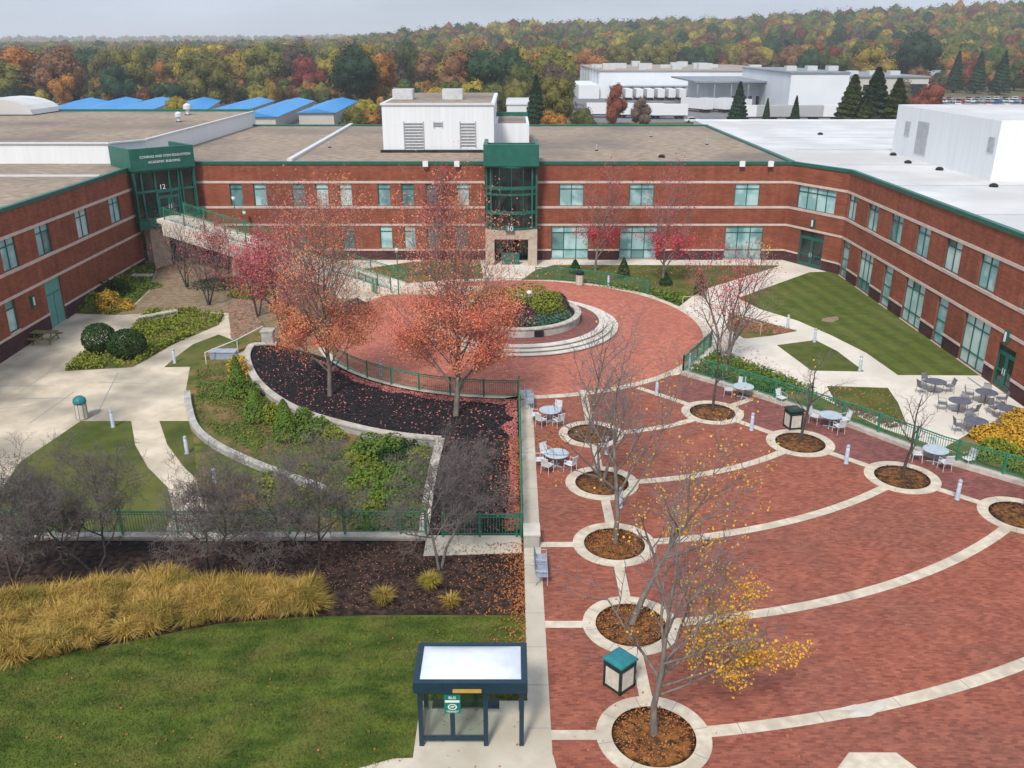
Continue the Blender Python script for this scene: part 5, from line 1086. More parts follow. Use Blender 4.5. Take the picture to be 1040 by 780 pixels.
# ------------------------------------------------------------------ grey bare crabapples at lower left
GC_ = 'grey bare trees behind the low green railing'
def bare(seed, h=5.6): return grow(random.Random(seed), (0, 0, 0), h*0.84, 1.35, 4, (11, 9, 7, 6), 0.085, 0.26, 0.6, 2, 0.15, (0.50, 0.52, 0.48, 0.45))
for l, px_, py_, h, sd in (('wide bare grey tree leaning left, leftmost with a whole crown in the photo', 97, 582, 5.6, 71), ('bare grey tree in front of the court path end', 213, 578, 5.3, 72), ('round-crowned bare grey tree in front of the green shrub garden', 322, 578, 5.5, 73),
      ('bare grey tree with pale forked trunk at the concrete pad', 447, 578, 5.4, 74), ('bare grey tree cut off by the left edge of the photo', 14, 588, 5.2, 75)):
    q = G(px_, py_); tree('bare_tree', l, (q[0], q[1], 0.03), bare(sd, h), 'bark_grey' if sd == 74 else 'bark_dark', 'twig_crab', None, 0, group=GC_)
# ------------------------------------------------------------------ shrubs
def cshrub(l, px_, py_, rx, ry, h, m, n=600, size=0.16, form='mound', group=None, name='shrub', court=True, dz=0.0):
    q = GC(px_, py_, dz) if court else G(px_, py_); return shrub(l, q[0], q[1], (cz(*q) if court else 0.03)+dz, rx, ry, h, m, n, size, group, name, 'shrub', form)
cshrub('round clipped dark green shrub, the left of the pair in the court', 103, 358, 1.15, 1.15, 2.1, 'shrub_dark', 3600, 0.14, 'ball')
cshrub('round clipped dark green shrub, the right of the pair in the court', 131, 363, 1.30, 1.25, 2.0, 'shrub_dark', 4000, 0.14, 'ball')
for i, (px_, py_, r_, h, l) in enumerate(((243, 404, 0.75, 2.7, 'tall green cone shrub at the top of the row below the curved wall'), (261, 428, 0.85, 2.2, 'second green cone shrub of the row below the curved wall'), (291, 447, 0.85, 2.4, 'third green cone shrub of the row, nearest the bare trees'))):
    cshrub(l, px_, py_, r_, r_, h, 'shrub_green', 2400, 0.15, 'cone', 'cone shrubs below the curved wall', 'cone_shrub', dz=.23)
cshrub('gold-tipped shrub behind the first cone at the utility box', 243, 385, 0.8, 0.7, 1.7, 'bush_gold', 700, 0.15)
GS = 'rounded green shrubs in the walled garden'
k = 0
for px_, py_, rx, h, m in ((255, 405, .7, 1.2, 'shrub_green'), (276, 428, .7, 1.1, 'shrub_lime'), (309, 430, .6, 1.0, 'shrub_green'), (308, 448, .7, .9, 'shrub_green'), (326, 440, .8, 1.0, 'shrub_green'), (340, 448, .7, .9, 'shrub_lime'),
      (378, 462, 1.1, 1.2, 'shrub_green'), (397, 462, 1.1, 1.2, 'shrub_green'), (414, 466, .9, 1.1, 'shrub_dark'), (403, 485, .8, .8, 'shrub_green'), (392, 470, .5, .9, 'shrub_dark'), (425, 470, .8, .9, 'shrub_lime'), (388, 505, 1.0, .8, 'shrub_green'), (408, 512, 1.1, .9, 'shrub_green'),
      (420, 500, .9, .9, 'shrub_green'), (375, 520, .8, .7, 'shrub_lime'), (410, 530, .9, .9, 'shrub_green'), (424, 530, .7, .9, 'shrub_green'), (270, 500, .9, .7, 'shrub_lime'), (358, 470, .6, .6, 'shrub_lime'), (300, 520, .7, .6, 'shrub_green'), (250, 515, .6, .6, 'bush_gold'), (345, 500, .7, .5, 'shrub_lime'), (426, 485, .7, .8, 'shrub_green')):
    q = GC(px_, py_); tone = {'shrub_green': 'mid green', 'shrub_lime': 'yellow-green', 'shrub_dark': 'dark green', 'bush_gold': 'golden'}[m]
    where = 'at the foot of the curved wall' if py_ < 450 else 'near the long green railing' if py_ > 495 else 'in the corner of the walled garden'
    cshrub(f'{tone} rounded shrub {where}', px_, py_, rx, rx*0.9, h, m, 900, 0.14, group=f'{tone} rounded shrubs {where}', dz=.23)
for px_, py_, rx, h, m, l in ((90, 308, 1.6, 1.0, 'shrub_green', 'green shrub by the teal door'), (104, 300, 1.5, 1.2, 'shrub_dark', 'dark shrub second from the teal door'), (118, 290, 1.5, 1.1, 'shrub_lime', 'yellow-green shrub midway along the brick wing'), (128, 280, 1.4, 1.0, 'shrub_green', 'green shrub toward the far end of the brick wing'), (112, 316, 1.0, 1.7, 'bush_gold', 'bright yellow bush among the green shrubs by the wing'), (124, 314, 1.0, .8, 'bush_gold', 'low orange-yellow bush at the edge of the wing planting'), (140, 292, 1.8, .5, 'shrub_green', 'low spreading green shrub beside the stone slab bench'),
      (150, 252, 1.7, 3.0, 'bush_gold', 'tall golden bush at the inner corner of the west wing'), (122, 300, 1.0, 1.5, 'shrub_dark', 'dark upright shrub beside the bright yellow bush'), (222, 290, 2.4, .6, 'shrub_dark', 'low dark juniper in the leaf litter under the red trees'), (330, 352, 1.1, 1.0, 'leaf_orange', 'orange-leaved low shrub behind the left orange maple'), (305, 340, 1.3, 1.0, 'shrub_purple', 'purple-leaved shrub behind the left orange maple'), (362, 318, 1.4, 1.1, 'shrub_purple', 'dark purple shrub by the ramp foot at the plaza rim'), (255, 300, 1.8, .7, 'shrub_lime', 'low yellow-green shrub between the trees below the footbridge')):
    cshrub(l, px_, py_, rx, rx*.85, h, m, 1100, 0.17)
def cover(name, poly, n, h, m, size, court=True, zf=None, seed=5, dens=None):
    """countless low plants or leaves strewn inside an outline"""
    rng = random.Random(seed); mb = MB(); x0 = min(p[0] for p in poly); x1 = max(p[0] for p in poly); y0 = min(p[1] for p in poly); y1 = max(p[1] for p in poly); c = 0; tr = 0
    while c < n and tr < n*30:
        tr += 1; x, y = rng.uniform(x0, x1), rng.uniform(y0, y1)
        ins = False
        for (ax, ay), (bx_, by_) in zip(poly, poly[1:]+poly[:1]):
            if (ay > y) != (by_ > y) and x < (bx_-ax)*(y-ay)/(by_-ay)+ax: ins = not ins
        if not ins: continue
        if dens and rng.random() > dens(x, y): continue
        z = (cz(x, y) if court else 0.0)+(zf(x, y) if zf else 0)+h*rng.random()+0.03
        leafquads(mb, (x, y, z), size*rng.uniform(.6, 1.3), rng, 2.5 if h < 0.1 else 0.5); c += 1
    return tag(mb.build(name, m), None, None, None, 'stuff')
nz = lambda s, t: (lambda x, y: 1 if noise.noise(Vector((x*s, y*s, t))) > 0.0 else 0.18)
cover('ground_cover', gc((66, 377), (90, 357), (125, 348), (140, 330), (150, 318), (195, 316), (228, 320), (222, 330), (175, 350), (135, 373)), 9000, 0.45, 'shrub_lime', 0.17, dens=nz(.35, 1))
cover('ground_cover', gc((66, 318), (133, 272), (160, 268), (150, 296), (133, 312), (118, 320)), 3500, 0.5, 'shrub_green', 0.2)
cover('ground_cover', gc((330, 470), (400, 450), (436, 450), (430, 545), (240, 545), (260, 490)), 9000, 0.35, 'shrub_green', 0.15, zf=lambda x, y: .23, dens=nz(.5, 3))
cover('fallen_leaves', gc((200, 380), (248, 362), (262, 385), (320, 420), (400, 445), (380, 520), (300, 520), (240, 460), (200, 430)), 3600, 0.05, 'litter_brown', 0.11, zf=lambda x, y: .23, dens=nz(.6, 4))
cover('ground_cover', gc((200, 380), (245, 368), (262, 390), (320, 425), (330, 470), (280, 475), (220, 445), (200, 425)), 5000, 0.14, 'shrub_green', 0.12, zf=lambda x, y: .21, dens=nz(.45, 7), seed=61)
bedp = capline[3:]+wl2[1:]+[(XL-0.2, 34), (XL-0.2, 49.6)]+arc(CC, RC+0.5, -pi/2+0.05, -pi+0.6, 10)
def near_edge(x, y):
    d1 = abs(hypot(x-CC[0], y-CC[1])-RC-0.3); d2 = abs(x-XL); d_ = min(d1, d2); return 1 if d_ < 0.7+0.5*noise.noise(Vector((x*.7, y*.7, 1))) else 0.045*max(0.1, 1-d_/9)
cover('fallen_leaves', bedp, 7000, 0.03, 'litter_red', 0.105, False, lambda x, y: 0.03, 8, near_edge)
cover('fallen_leaves', [(-2.6, 27.9), (XL, 27.9), (XL, 33), (-2.4, 33)], 1300, 0.03, 'litter_orange', 0.075, False, lambda x, y: 0.02, 9, lambda x, y: math.exp(-abs(XL-x)*1.9)+.02)
cover('fallen_leaves', [(-1.8, 24.9), (XL, 24.9), (XL, 28), (-1.5, 28)], 420, 0.04, 'litter_orange', 0.075, False, lambda x, y: 0.02, 10, lambda x, y: math.exp(-abs(XL-x)*2.2))
cover('fallen_leaves', [(-1.2, 34), (XL, 34), (XL, 44), (-1.1, 44)], 1500, 0.04, 'litter_orange', 0.09, False, lambda x, y: 0.04, 10, lambda x, y: math.exp(-abs(XL-x)*2.5))
cover('fallen_leaves', [(-12, 28.5), (0, 28), (0, 33), (-12, 33)], 2600, 0.05, 'litter_brown', 0.07, False, lambda x, y: 0.02, 11)
cover('fallen_leaves', [(1.3, 20), (9, 20), (9, 36), (6, 44), (1.3, 49)], 420, 0.01, 'litter_orange', 0.09, False, lambda x, y: 0.01, 12)
cover('fallen_leaves', [(1.3, 41), (3.2, 41), (3.2, 46), (1.3, 46)], 260, 0.01, 'litter_orange', 0.11, False, lambda x, y: 0.01, 13, lambda x, y: 1 if hypot(x-1.9, (y-43.4)*.8) < 1.1 else 0.05)
cover('fallen_leaves', gp((230, 310), (340, 262), (345, 330), (300, 350), (235, 344)), 2600, 0.05, 'litter_red', 0.16, True, None, 14)
cover('fallen_leaves', gp((366, 286), (340, 278), (420, 266), (488, 268), (491, 281), (460, 282)), 1800, 0.05, 'litter_orange', 0.17, False, lambda x, y: 0.03, 15)
for i, c in enumerate(RL+RR):
    cover('fallen_leaves', arc(c, 1.25, 0, 2*pi, 16), (1100, 1000, 900, 300, 300, 260, 420, 420, 420)[i], 0.06, 'litter_orange' if i in (0, 1, 2) else 'litter_brown', 0.062, False, lambda x, y: 0.05, 20+i)
strip_poly = gp((700, 379), (726, 360), (763, 373), (800, 388), (830, 402), (800, 402), (784, 402))
cover('ground_cover', strip_poly, 5500, 0.5, 'shrub_green', 0.17, False, None, 31)
cover('ground_cover', gp((840, 404), (921, 431), (905, 436), (850, 415)), 700, 0.12, 'litter_brown', 0.14, False, None, 32)
cover('ground_cover', gp((600, 290), (700, 303), (690, 311), (655, 298)), 1800, 0.5, 'shrub_green', 0.2, False, None, 33)
# island planting
for dx, dy, rx, h, m, l in ((0.6, 1.1, 2.7, 1.75, 'shrub_lime', 'bright yellow-green mound at the back of the round planter'), (-2.0, 1.4, 2.0, 1.5, 'shrub_lime', 'smaller yellow-green mound at the left of the round planter'), (-2.0, -0.9, 2.0, 1.1, 'shrub_purple', 'purple-brown shrub at the front left of the round planter'), (-0.1, -1.3, 1.6, 1.0, 'shrub_purple', 'purple-brown shrub at the front middle of the round planter'), (2.0, 0.0, 1.5, 1.7, 'shrub_lime', 'yellow-green shrub swelling at the right of the round planter'), (2.6, 1.8, 1.2, 1.1, 'shrub_purple', 'dark purple shrub at the back right of the round planter')):
    shrub(l, IC[0]+dx, IC[1]+dy, 1.0, rx, rx*0.85, h, m, 2200, 0.15)
cover('ground_cover', arc((IC[0]+1.6, IC[1]-1.4), 2.4, 0, 2*pi, 14), 2200, 0.35, 'shrub_blue', 0.15, False, lambda x, y: 0.95 if hypot(x-IC[0], y-IC[1]) < 4.1 else -3.0, 34)
q = (IC[0]+0.75, IC[1]+0.1, 2.7); t = thing('spotlight', 'small white spotlight among the planter shrubs', 'light', (q[0], q[1], 1.0)); MB().tube([(q[0], q[1], 1.0), (q[0], q[1], 2.35)], 0.04, 6).build('post', 'bark_grey', t); MB().lathe([(0.1, 0), (0.2, 0.15), (0.18, 0.3)], (q[0], q[1], 2.35), 10).build('head', 'sign_white', t)
# gold bushes at right
for px_, py_, rx, h, m, l in ((1012, 448, 1.3, 0.9, 'bush_gold', 'gold bush at the left end of the yard hedge by the pale chair'), (1036, 440, 1.5, 1.3, 'bush_gold', 'tallest gold bush at the right edge of the photo'), (1032, 462, 1.5, 0.9, 'bush_gold', 'gold and green bush just behind the east kerb'), (1012, 465, 1.2, 1.0, 'shrub_lime', 'green and gold bush at the end of the east railing'), (1052, 455, 1.8, 1.6, 'bush_gold', 'gold bush cut by the right edge of the photo'), (1042, 474, 1.3, 0.9, 'shrub_lime', 'low green-gold bush against the kerb at the right edge')):
    q = G(px_, py_); shrub(l, q[0], q[1], 0.06, rx, rx*.8, h, m, 2600, 0.14)
for px_, py_, h, l in ((584, 278, 1.3, 'small dark conifer on the north lawn by the round bin'), (633, 282, 1.8, 'small dark conifer on the north lawn between the red maples'), (676, 290, 1.1, 'tiny dark conifer at the foot of the crimson maple'), (711, 300, 2.0, 'dark upright conifer where the lawn narrows at the diagonal walk')):
    q = G(px_, py_); shrub(l, q[0], q[1], 0.05, 0.7, 0.7, h, 'shrub_dark', 700, 0.15, None, 'conifer', 'conifer', 'cone')
# ------------------------------------------------------------------ ornamental grass
def blades(mb, rng, x, y, z, h, r, n, w=0.018):
    for _ in range(n):
        a_ = rng.uniform(0, 2*pi); rr = r*rng.random()**.7; l_ = h*rng.uniform(.6, 1.1); bx_, by_ = x+0.25*rr*cos(a_), y+0.25*rr*sin(a_); ww = w*rng.uniform(.7, 1.5)
        tx, ty = bx_+rr*cos(a_), by_+rr*sin(a_); px_, py_ = -sin(a_+rng.uniform(-.8, .8))*ww, cos(a_)*ww
        m1 = (bx_+(tx-bx_)*.45, by_+(ty-by_)*.45, z+l_*.75); i = len(mb.v)
        mb.v += [(bx_-px_, by_-py_, z), (bx_+px_, by_+py_, z), (m1[0]+px_, m1[1]+py_, m1[2]), (m1[0]-px_, m1[1]-py_, m1[2]), (tx, ty, z+l_*rng.uniform(.6, 1.0))]
        mb.f += [(i, i+1, i+2, i+3), (i+3, i+2, i+4)]
mb = MB(); rng = random.Random(77)
edge = [G(a_, b_) for a_, b_ in ((-60, 670), (0, 676), (60, 666), (100, 658), (160, 640), (200, 634), (250, 626), (322, 622))]
topb = [G(a_, b_) for a_, b_ in ((-60, 622), (0, 622), (60, 608), (100, 600), (160, 590), (200, 606), (250, 604), (322, 608))]
for _ in range(330):
    k_ = rng.uniform(0, 6.999); i = int(k_); f_ = k_-i; v_ = rng.random()
    if i == 3 and v_ > .9: continue
    e = [edge[i][j]*(1-f_)+edge[i+1][j]*f_ for j in (0, 1)]; t_ = [topb[i][j]*(1-f_)+topb[i+1][j]*f_ for j in (0, 1)]
    blades(mb, rng, e[0]*(1-v_)+t_[0]*v_, e[1]*(1-v_)+t_[1]*v_, 0.03, rng.uniform(.45, 1.05), rng.uniform(.5, .95), 330, 0.0075)
tag(mb.build('ornamental_grass', 'straw'), None, None, None, 'stuff')
for px_, py_, l, m_ in ((390, 615, 'straw-yellow grass clump, the left of three by the lawn edge', 'straw'), (437, 600, 'green-yellow grass clump behind the other two by the lawn edge', 'grass_olive'), (458, 618, 'thin brownish grass clump, the right of three by the lawn edge', 'straw'), (305, 612, 'pale straw grass clump at the right end of the grass border', 'straw')):
    q = G(px_, py_); mb = MB(); blades(mb, random.Random(px_), q[0], q[1], 0.03, 0.75 if px_ != 458 else .6, 0.5, 520 if px_ != 458 else 210, 0.010); tag(mb.build('grass_clump', m_), l, 'grass clump')
# blades on the near lawn
mb = MB(); rng = random.Random(5); poly = gp((-40, 690), (0, 682), (60, 668), (130, 655), (220, 636), (300, 629), (380, 627), (460, 627), (531, 628), (540, 766), (400, 772), (360, 790), (-40, 790))
c = 0
while c < 60000:
    x, y = rng.uniform(-17.5, 0.5), rng.uniform(19.8, 27.9)
    ins = False
    for (ax, ay), (bx_, by_) in zip(poly, poly[1:]+poly[:1]):
        if (ay > y) != (by_ > y) and x < (bx_-ax)*(y-ay)/(by_-ay)+ax: ins = not ins
    c += 1
    if not ins or (SX0-0.2 < x < XL and SY0-0.55 < y < SY1+0.3): continue
    a_ = rng.uniform(0, pi); w_ = 0.02*cos(a_), 0.02*sin(a_); hh = rng.uniform(.03, .075); lx, ly = rng.gauss(0, .03), rng.gauss(0, .03); i = len(mb.v)
    mb.v += [(x-w_[0], y-w_[1], 0.01), (x+w_[0], y+w_[1], 0.01), (x+lx, y+ly, 0.012+hh)]; mb.f.append((i, i+1, i+2))
tag(mb.build('grass_blades', 'grass_blade'), None, None, None, 'stuff')
cover('fallen_leaves', [(-17, 20), (XL, 20), (XL, 27.5), (-17, 25)], 260, 0.02, 'litter_orange', 0.07, False, lambda x, y: 0.03, 51)
cover('fallen_leaves', gp((840, 393), (901, 395), (921, 431), (850, 411)), 260, 0.02, 'litter_orange', 0.10, False, lambda x, y: 0.04, 52)
cover('fallen_leaves', gp((740, 318), (809, 336), (784, 341), (738, 333)), 900, 0.05, 'litter_red', 0.12, False, lambda x, y: 0.04, 53)
cover('fallen_leaves', gp((690, 340), (740, 335), (820, 390), (760, 372), (700, 360)), 450, 0.01, 'litter_red', 0.10, False, lambda x, y: 0.0, 54)
cover('fallen_leaves', gp((530, 284), (560, 269), (791, 270), (700, 303)), 900, 0.02, 'litter_red', 0.13, False, lambda x, y: 0.04, 55)
# ------------------------------------------------------------------ beyond the roofs
def far_at(px_, Y, z=0): return ((px_-520)/FPX*(Y*cos(PITCH)+(CH-z)*sin(PITCH)), Y)
struct(MB().quad(*[(x, y, 0.03) for x, y in ((10, 150), (170, 150), (170, 372), (10, 372))]).build('depot_yard', 'asphalt'))
struct(MB().quad(*[(x, y, 0.06) for x, y in ((10, 140), (140, 140), (140, 250), (10, 250))]).build('grass_verge', 'lawn_grass'))
struct(MB().quad(*[(x, y, 0.07) for x, y in ((135, 262), (300, 262), (300, 372), (135, 372))]).build('parking_lot', 'asphalt'))
struct(MB().quad(*[(x, y, 0.05) for x, y in ((-190, 175), (-45, 175), (-45, 330), (-190, 330))]).build('storage_lot', 'asphalt'))
struct(MB().quad((0, 375, 0.05), (34, 375, 0.05), (40, 478, 0.1), (2, 478, 0.1)).build('meadow', 'lawn_grass'))
def shed(label, px0, px1, Y0, Y1, dxb, w, hgt=3.4, group='blue-roofed storage sheds', i=0):
    x0 = far_at(px0, Y0)[0]; x1 = far_at(px1, Y1)[0]; t = thing('storage_shed', label, 'shed', (x0, Y0, 0), 0, group)
    d = Vector((x1-x0, Y1-Y0)).normalized(); n = Vector((d.y, -d.x)); A_, B_ = Vector((x0, Y0)), Vector((x1, Y1))
    if n.x < 0: n = -n
    mb = MB(); mb.prism([tuple(A_-n*w/2), tuple(A_+n*w/2), tuple(B_+n*w/2), tuple(B_-n*w/2)], 0.05, hgt); mb.build('wall', 'far_beige', t)
    r_ = MB(); o_ = 0.6; hr = hgt+1.0
    a1, a2, b1, b2 = A_-n*(w/2+o_)-d*o_, A_+n*(w/2+o_)-d*o_, B_+n*(w/2+o_)+d*o_, B_-n*(w/2+o_)+d*o_; ac, bc_ = A_-d*o_, B_+d*o_
    for p_ in ([(a1, hgt-.1), (ac, hr), (bc_, hr), (b2, hgt-.1)], [(a2, hgt-.1), (b1, hgt-.1), (bc_, hr), (ac, hr)], [(a1, hgt-.1), (a2, hgt-.1), (ac, hr)], [(b1, hgt-.1), (b2, hgt-.1), (bc_, hr)]): r_.quad(*[(v.x, v.y, z) for v, z in p_])
    r_.build('roof', 'blue_roof', t)
    m_ = MB(); L_ = (B_-A_).length
    for k in range(int(L_/3)):
        c_ = A_+d*(1.5+3*k)+n*(w/2+0.02); e_ = d*1.1; m_.quad((c_.x-e_.x, c_.y-e_.y, .1), (c_.x+e_.x, c_.y+e_.y, .1), (c_.x+e_.x, c_.y+e_.y, 2.4), (c_.x-e_.x, c_.y-e_.y, 2.4))
    m_.build('shutter', 'car_silver', t); return t
for a_, b_, Y0, Y1, l in ((12, 44, 236, 275, 'leftmost blue-roofed storage shed'), (50, 94, 232, 290, 'blue-roofed shed just below the round orange tree'), (90, 130, 234, 294, 'blue-roofed shed left of the middle of the row'), (120, 166, 232, 294, 'blue-roofed shed just left of the yellow-green tree'), (186, 209, 240, 292, 'blue-roofed shed just right of the yellow-green tree'), (218, 264, 234, 292, 'blue-roofed shed above the corner of the raised roof'), (262, 304, 226, 290, 'blue-roofed shed with a pale end wall right of the raised roof'), (322, 348, 240, 290, 'rightmost blue-roofed shed among trees')):
    shed(l, a_, b_, Y0, Y1, 0, 9)
def simple_building(name, label, x0, y0, x1, y1, h, wallm, roofm, cat='building', win=True, gable=False, group=None, z=0.0, over=0.4):
    t = thing(name, label, cat, ((x0+x1)/2, y0, z), 0, group); MB().box(x0, y0, z-1.5, x1, y1, z+h).build('wall', wallm, t)
    if gable:
        m_ = MB(); ym = (y0+y1)/2; o_ = 0.6; zt = z+h+2.2
        m_.quad((x0-o_, y0-o_, z+h-.15), (x1+o_, y0-o_, z+h-.15), (x1+o_, ym, zt), (x0-o_, ym, zt)); m_.quad((x0-o_, y1+o_, z+h-.15), (x1+o_, y1+o_, z+h-.15), (x1+o_, ym, zt), (x0-o_, ym, zt))
        m_.quad((x0, y0, z+h), (x0, y1, z+h), (x0, ym, zt-.15)); m_.quad((x1, y0, z+h), (x1, y1, z+h), (x1, ym, zt-.15)); m_.build('roof', roofm, t)
    else: MB().box(x0-over, y0-over, z+h+.002, x1+over, y1+over, z+h+.35).build('roof', roofm, t)
    if win:
        n = max(2, int((x1-x0)/5))
        for k in range(n):
            c_ = x0+(x1-x0)*(k+.5)/n; MB().box(c_-.8, y0-.05, z+1.2, c_+.8, y0-.01, z+2.6).build('window', 'glass_dark', t)
    return t
# warehouse
WH = thing('warehouse', 'long white warehouse with loading docks and a brown flat roof', 'warehouse', (60, 365, 0))
MB().box(34, 365, -0.5, 110, 470, 10).build('wall', 'far_white', WH)
MB().box(33.6, 364.6, 10.002, 110.4, 470.4, 10.35).build('roof', 'far_roof', WH)
MB().box(26, 363, -0.5, 34, 410, 4.9).build('annex', 'far_white', WH)
m_ = MB(); m_.box(38, 362.2, 4.3, 82, 364.98, 4.8); m_.build('dock_canopy', 'far_grey', WH)
m_ = MB()
for k in range(11): m_.box(39+k*4, 364.9, 1.1, 41.6+k*4, 364.97, 4.0)
m_.build('dock_doors', 'glass_dark', WH)
m_ = MB()
for k in range(6): m_.box(33.9, 372+k*15, 0, 33.99, 373+k*15, 9.9)
m_.box(33.9, 380, 1, 33.98, 388, 4); m_.build('wall_joint', 'far_grey', WH)
rng = random.Random(9)
for k in range(16):
    x, y = rng.uniform(38, 106), rng.uniform(375, 450); s_ = rng.uniform(1.2, 4); MB().box(x-s_, y-2, 10.36, x+s_, y+2, 10.36+rng.uniform(1.2, 2.4)).build('roof_unit', 'unit_grey', WH)
W2 = thing('warehouse', 'white canopied depot building with posts in front of the long warehouse', 'warehouse', (72, 299, 0))
MB().box(64, 305, -0.5, 92, 340, 8.2).build('wall', 'far_white', W2); MB().box(58, 297, 8.5, 92, 342, 9.0).build('roof', 'far_grey', W2)
for k in range(7): MB().box(59+k*5.4, 297.5, 0, 59.4+k*5.4, 297.9, 8.5).build('post', 'far_grey', W2)
m_ = MB()
for k in range(4): m_.box(72+k*4, 304.9, 1, 74.6+k*4, 304.97, 4)
m_.build('dock_doors', 'glass_dark', W2)
W3 = thing('warehouse', 'tall blank white warehouse block left of the big evergreens', 'warehouse', (95, 272, 0))
MB().box(81, 272, -0.5, 98, 330, 12).build('wall', 'far_white', W3); MB().box(98.01, 274, -0.5, 122, 320, 10.8).build('office_wall', 'far_beige', W3)
MB().box(80.6, 271.6, 12.003, 98, 330, 12.4).build('roof', 'far_grey', W3); MB().box(98.02, 273.6, 10.803, 122.4, 320, 11.2).build('roof', 'far_grey', W3)
for x in (99.5, 103, 107): MB().box(x, 273.9, 7, x+2.2, 273.98, 8.8).build('window', 'glass_dark', W3)
MB().box(113, 273.9, 3, 121.8, 273.98, 9).build('window', 'glass_dark', W3)
for k in range(6): x = 83+k*6.3; MB().box(x, 284, 12.41 if x < 96 else 11.21, x+3, 287, 13.8 if x < 96 else 12.4).build('roof_unit', 'unit_grey', W3)
q0, q1 = far_at(515, 250), far_at(541, 250); W4 = simple_building('depot_hut', 'small white building behind the roof penthouse beside a dark spruce', q0[0], 235, q1[0], 262, 5.5, 'far_white', 'hatch_white', over=.2, win=False)
MB().box(q0[0]+2, 234.9, .1, q0[0]+4, 234.97, 3).build('door', 'glass_dark', W4)
def trailer():
    t = thing('truck_trailer', '', 'trailer'); MB().box(-1.3, 0, 1.0, 1.3, 12.5, 4.0).build('body', 'car_white', t); MB().box(-1.1, 0.5, 0.7, 1.1, 12, 0.99).build('chassis', 'tyre', t)
    for x in (-1.05, 1.05):
        for y in (1.6, 2.9): m_ = MB(); m_.tube([(x-.15, y, .52), (x+.15, y, .52)], .5, 12); m_.build('wheel', 'tyre', t)
    MB().box(-1.15, -0.03, 1.15, 1.15, -0.005, 3.9).build('rear_door', 'far_white', t); return t
tr = trailer(); n = 0
def tplace(x, y, rz, l, g): 
    global n
    place(tr, n == 0, (x, y, 0.08), rz, l, g); n += 1
for k in range(10): tplace(40+k*4.05, 350.5, 0, 'white trailer backed up to the docks of the long warehouse', 'white trailers at the warehouse docks')
for k, (a_, Y, l) in enumerate(((618, 268, 'white trailer parked sideways behind the red-leaved tree'), (652, 266, 'white trailer parked sideways in front of the loading docks'), (676, 263, 'white trailer parked sideways at the right end of its row'))):
    q = far_at(a_, Y); tplace(q[0]+6, Y, pi/2, l, 'trailers parked sideways in the depot yard')
for k in range(3): tplace(61+k*6, 286, 0.5, 'white trailer under the canopy of the depot building', 'trailers by the depot canopy')
for k, px_ in enumerate((770, 790, 812, 835)): q = far_at(px_, 258); tplace(q[0]+6, 258, pi/2, 'white trailer against the foot of the tall white block', 'trailers below the tall white block')
def car():
    t = thing('parked_car', '', 'car'); m_ = MB()
    pr = [(-2.2, .35), (-2.2, .8), (-1.9, .9), (-1.35, 1.4), (.3, 1.42), (.95, .95), (2.0, .82), (2.2, .6), (2.2, .35)]
    n_ = len(pr); m_.v = [(x, s*.86, z) for s in (-1, 1) for x, z in pr]; m_.f = [tuple(range(n_)), tuple(range(n_, 2*n_))[::-1]]+[(k, k+n_, (k+1) % n_+n_, (k+1) % n_) for k in range(n_)]
    m_.build('body', 'car_white', t)
    g = MB()
    for s in (-.872, .872): g.quad((-1.6, s, .92), (-1.25, s, 1.34), (.25, s, 1.36), (.8, s, .96))
    g.quad((.34, -.78, 1.38), (.34, .78, 1.38), (.97, .78, .98), (.97, -.78, .98)); g.quad((-1.39, -.78, 1.38), (-1.39, .78, 1.38), (-1.93, .78, .93), (-1.93, -.78, .93)); g.build('window', 'glass_dark', t)
    for x in (-1.35, 1.35):
        for y in (-.8, .8): MB().tube([(x, y-.1, .33), (x, y+.1, .33)], .33, 12).build('wheel', 'tyre', t)
    return t
cr = car(); n2 = 0; rng = random.Random(4); cols = ['white', 'silver', 'black', 'red', 'blue', 'grey']
bodies = {}
for r_ in range(6):
    for k in range(11):
        px_ = 945+k*9.6+rng.uniform(-1, 1); Y = 276+r_*15; q = far_at(px_, Y, 1)
        if q[0] < 126+r_*2: continue
        if rng.random() < .12: continue
        kcol = cols[rng.randrange(6)] if rng.random() > .35 else cols[rng.choice((0, 1))]
        rowt = 'near rows' if r_ < 3 else 'far rows'
        o = place(cr, n2 == 0, (q[0], Y, 0.09), radians(62 if r_ % 2 else 118), f'{kcol} car in the {rowt} of the parking lot behind the white penthouse', f'{kcol} cars in the {rowt} of the parking lot'); n2 += 1
        for c_ in o.children:
            if c_.name.startswith('body'):
                if kcol not in bodies: bodies[kcol] = c_.data.copy(); bodies[kcol].materials[0] = MATS['car_'+kcol]
                c_.data = bodies[kcol]
q = far_at(702, 252); o = place(cr, False, (q[0], 250, 0.09), 0.1, 'white car alone at the right end of the sideways trailers')
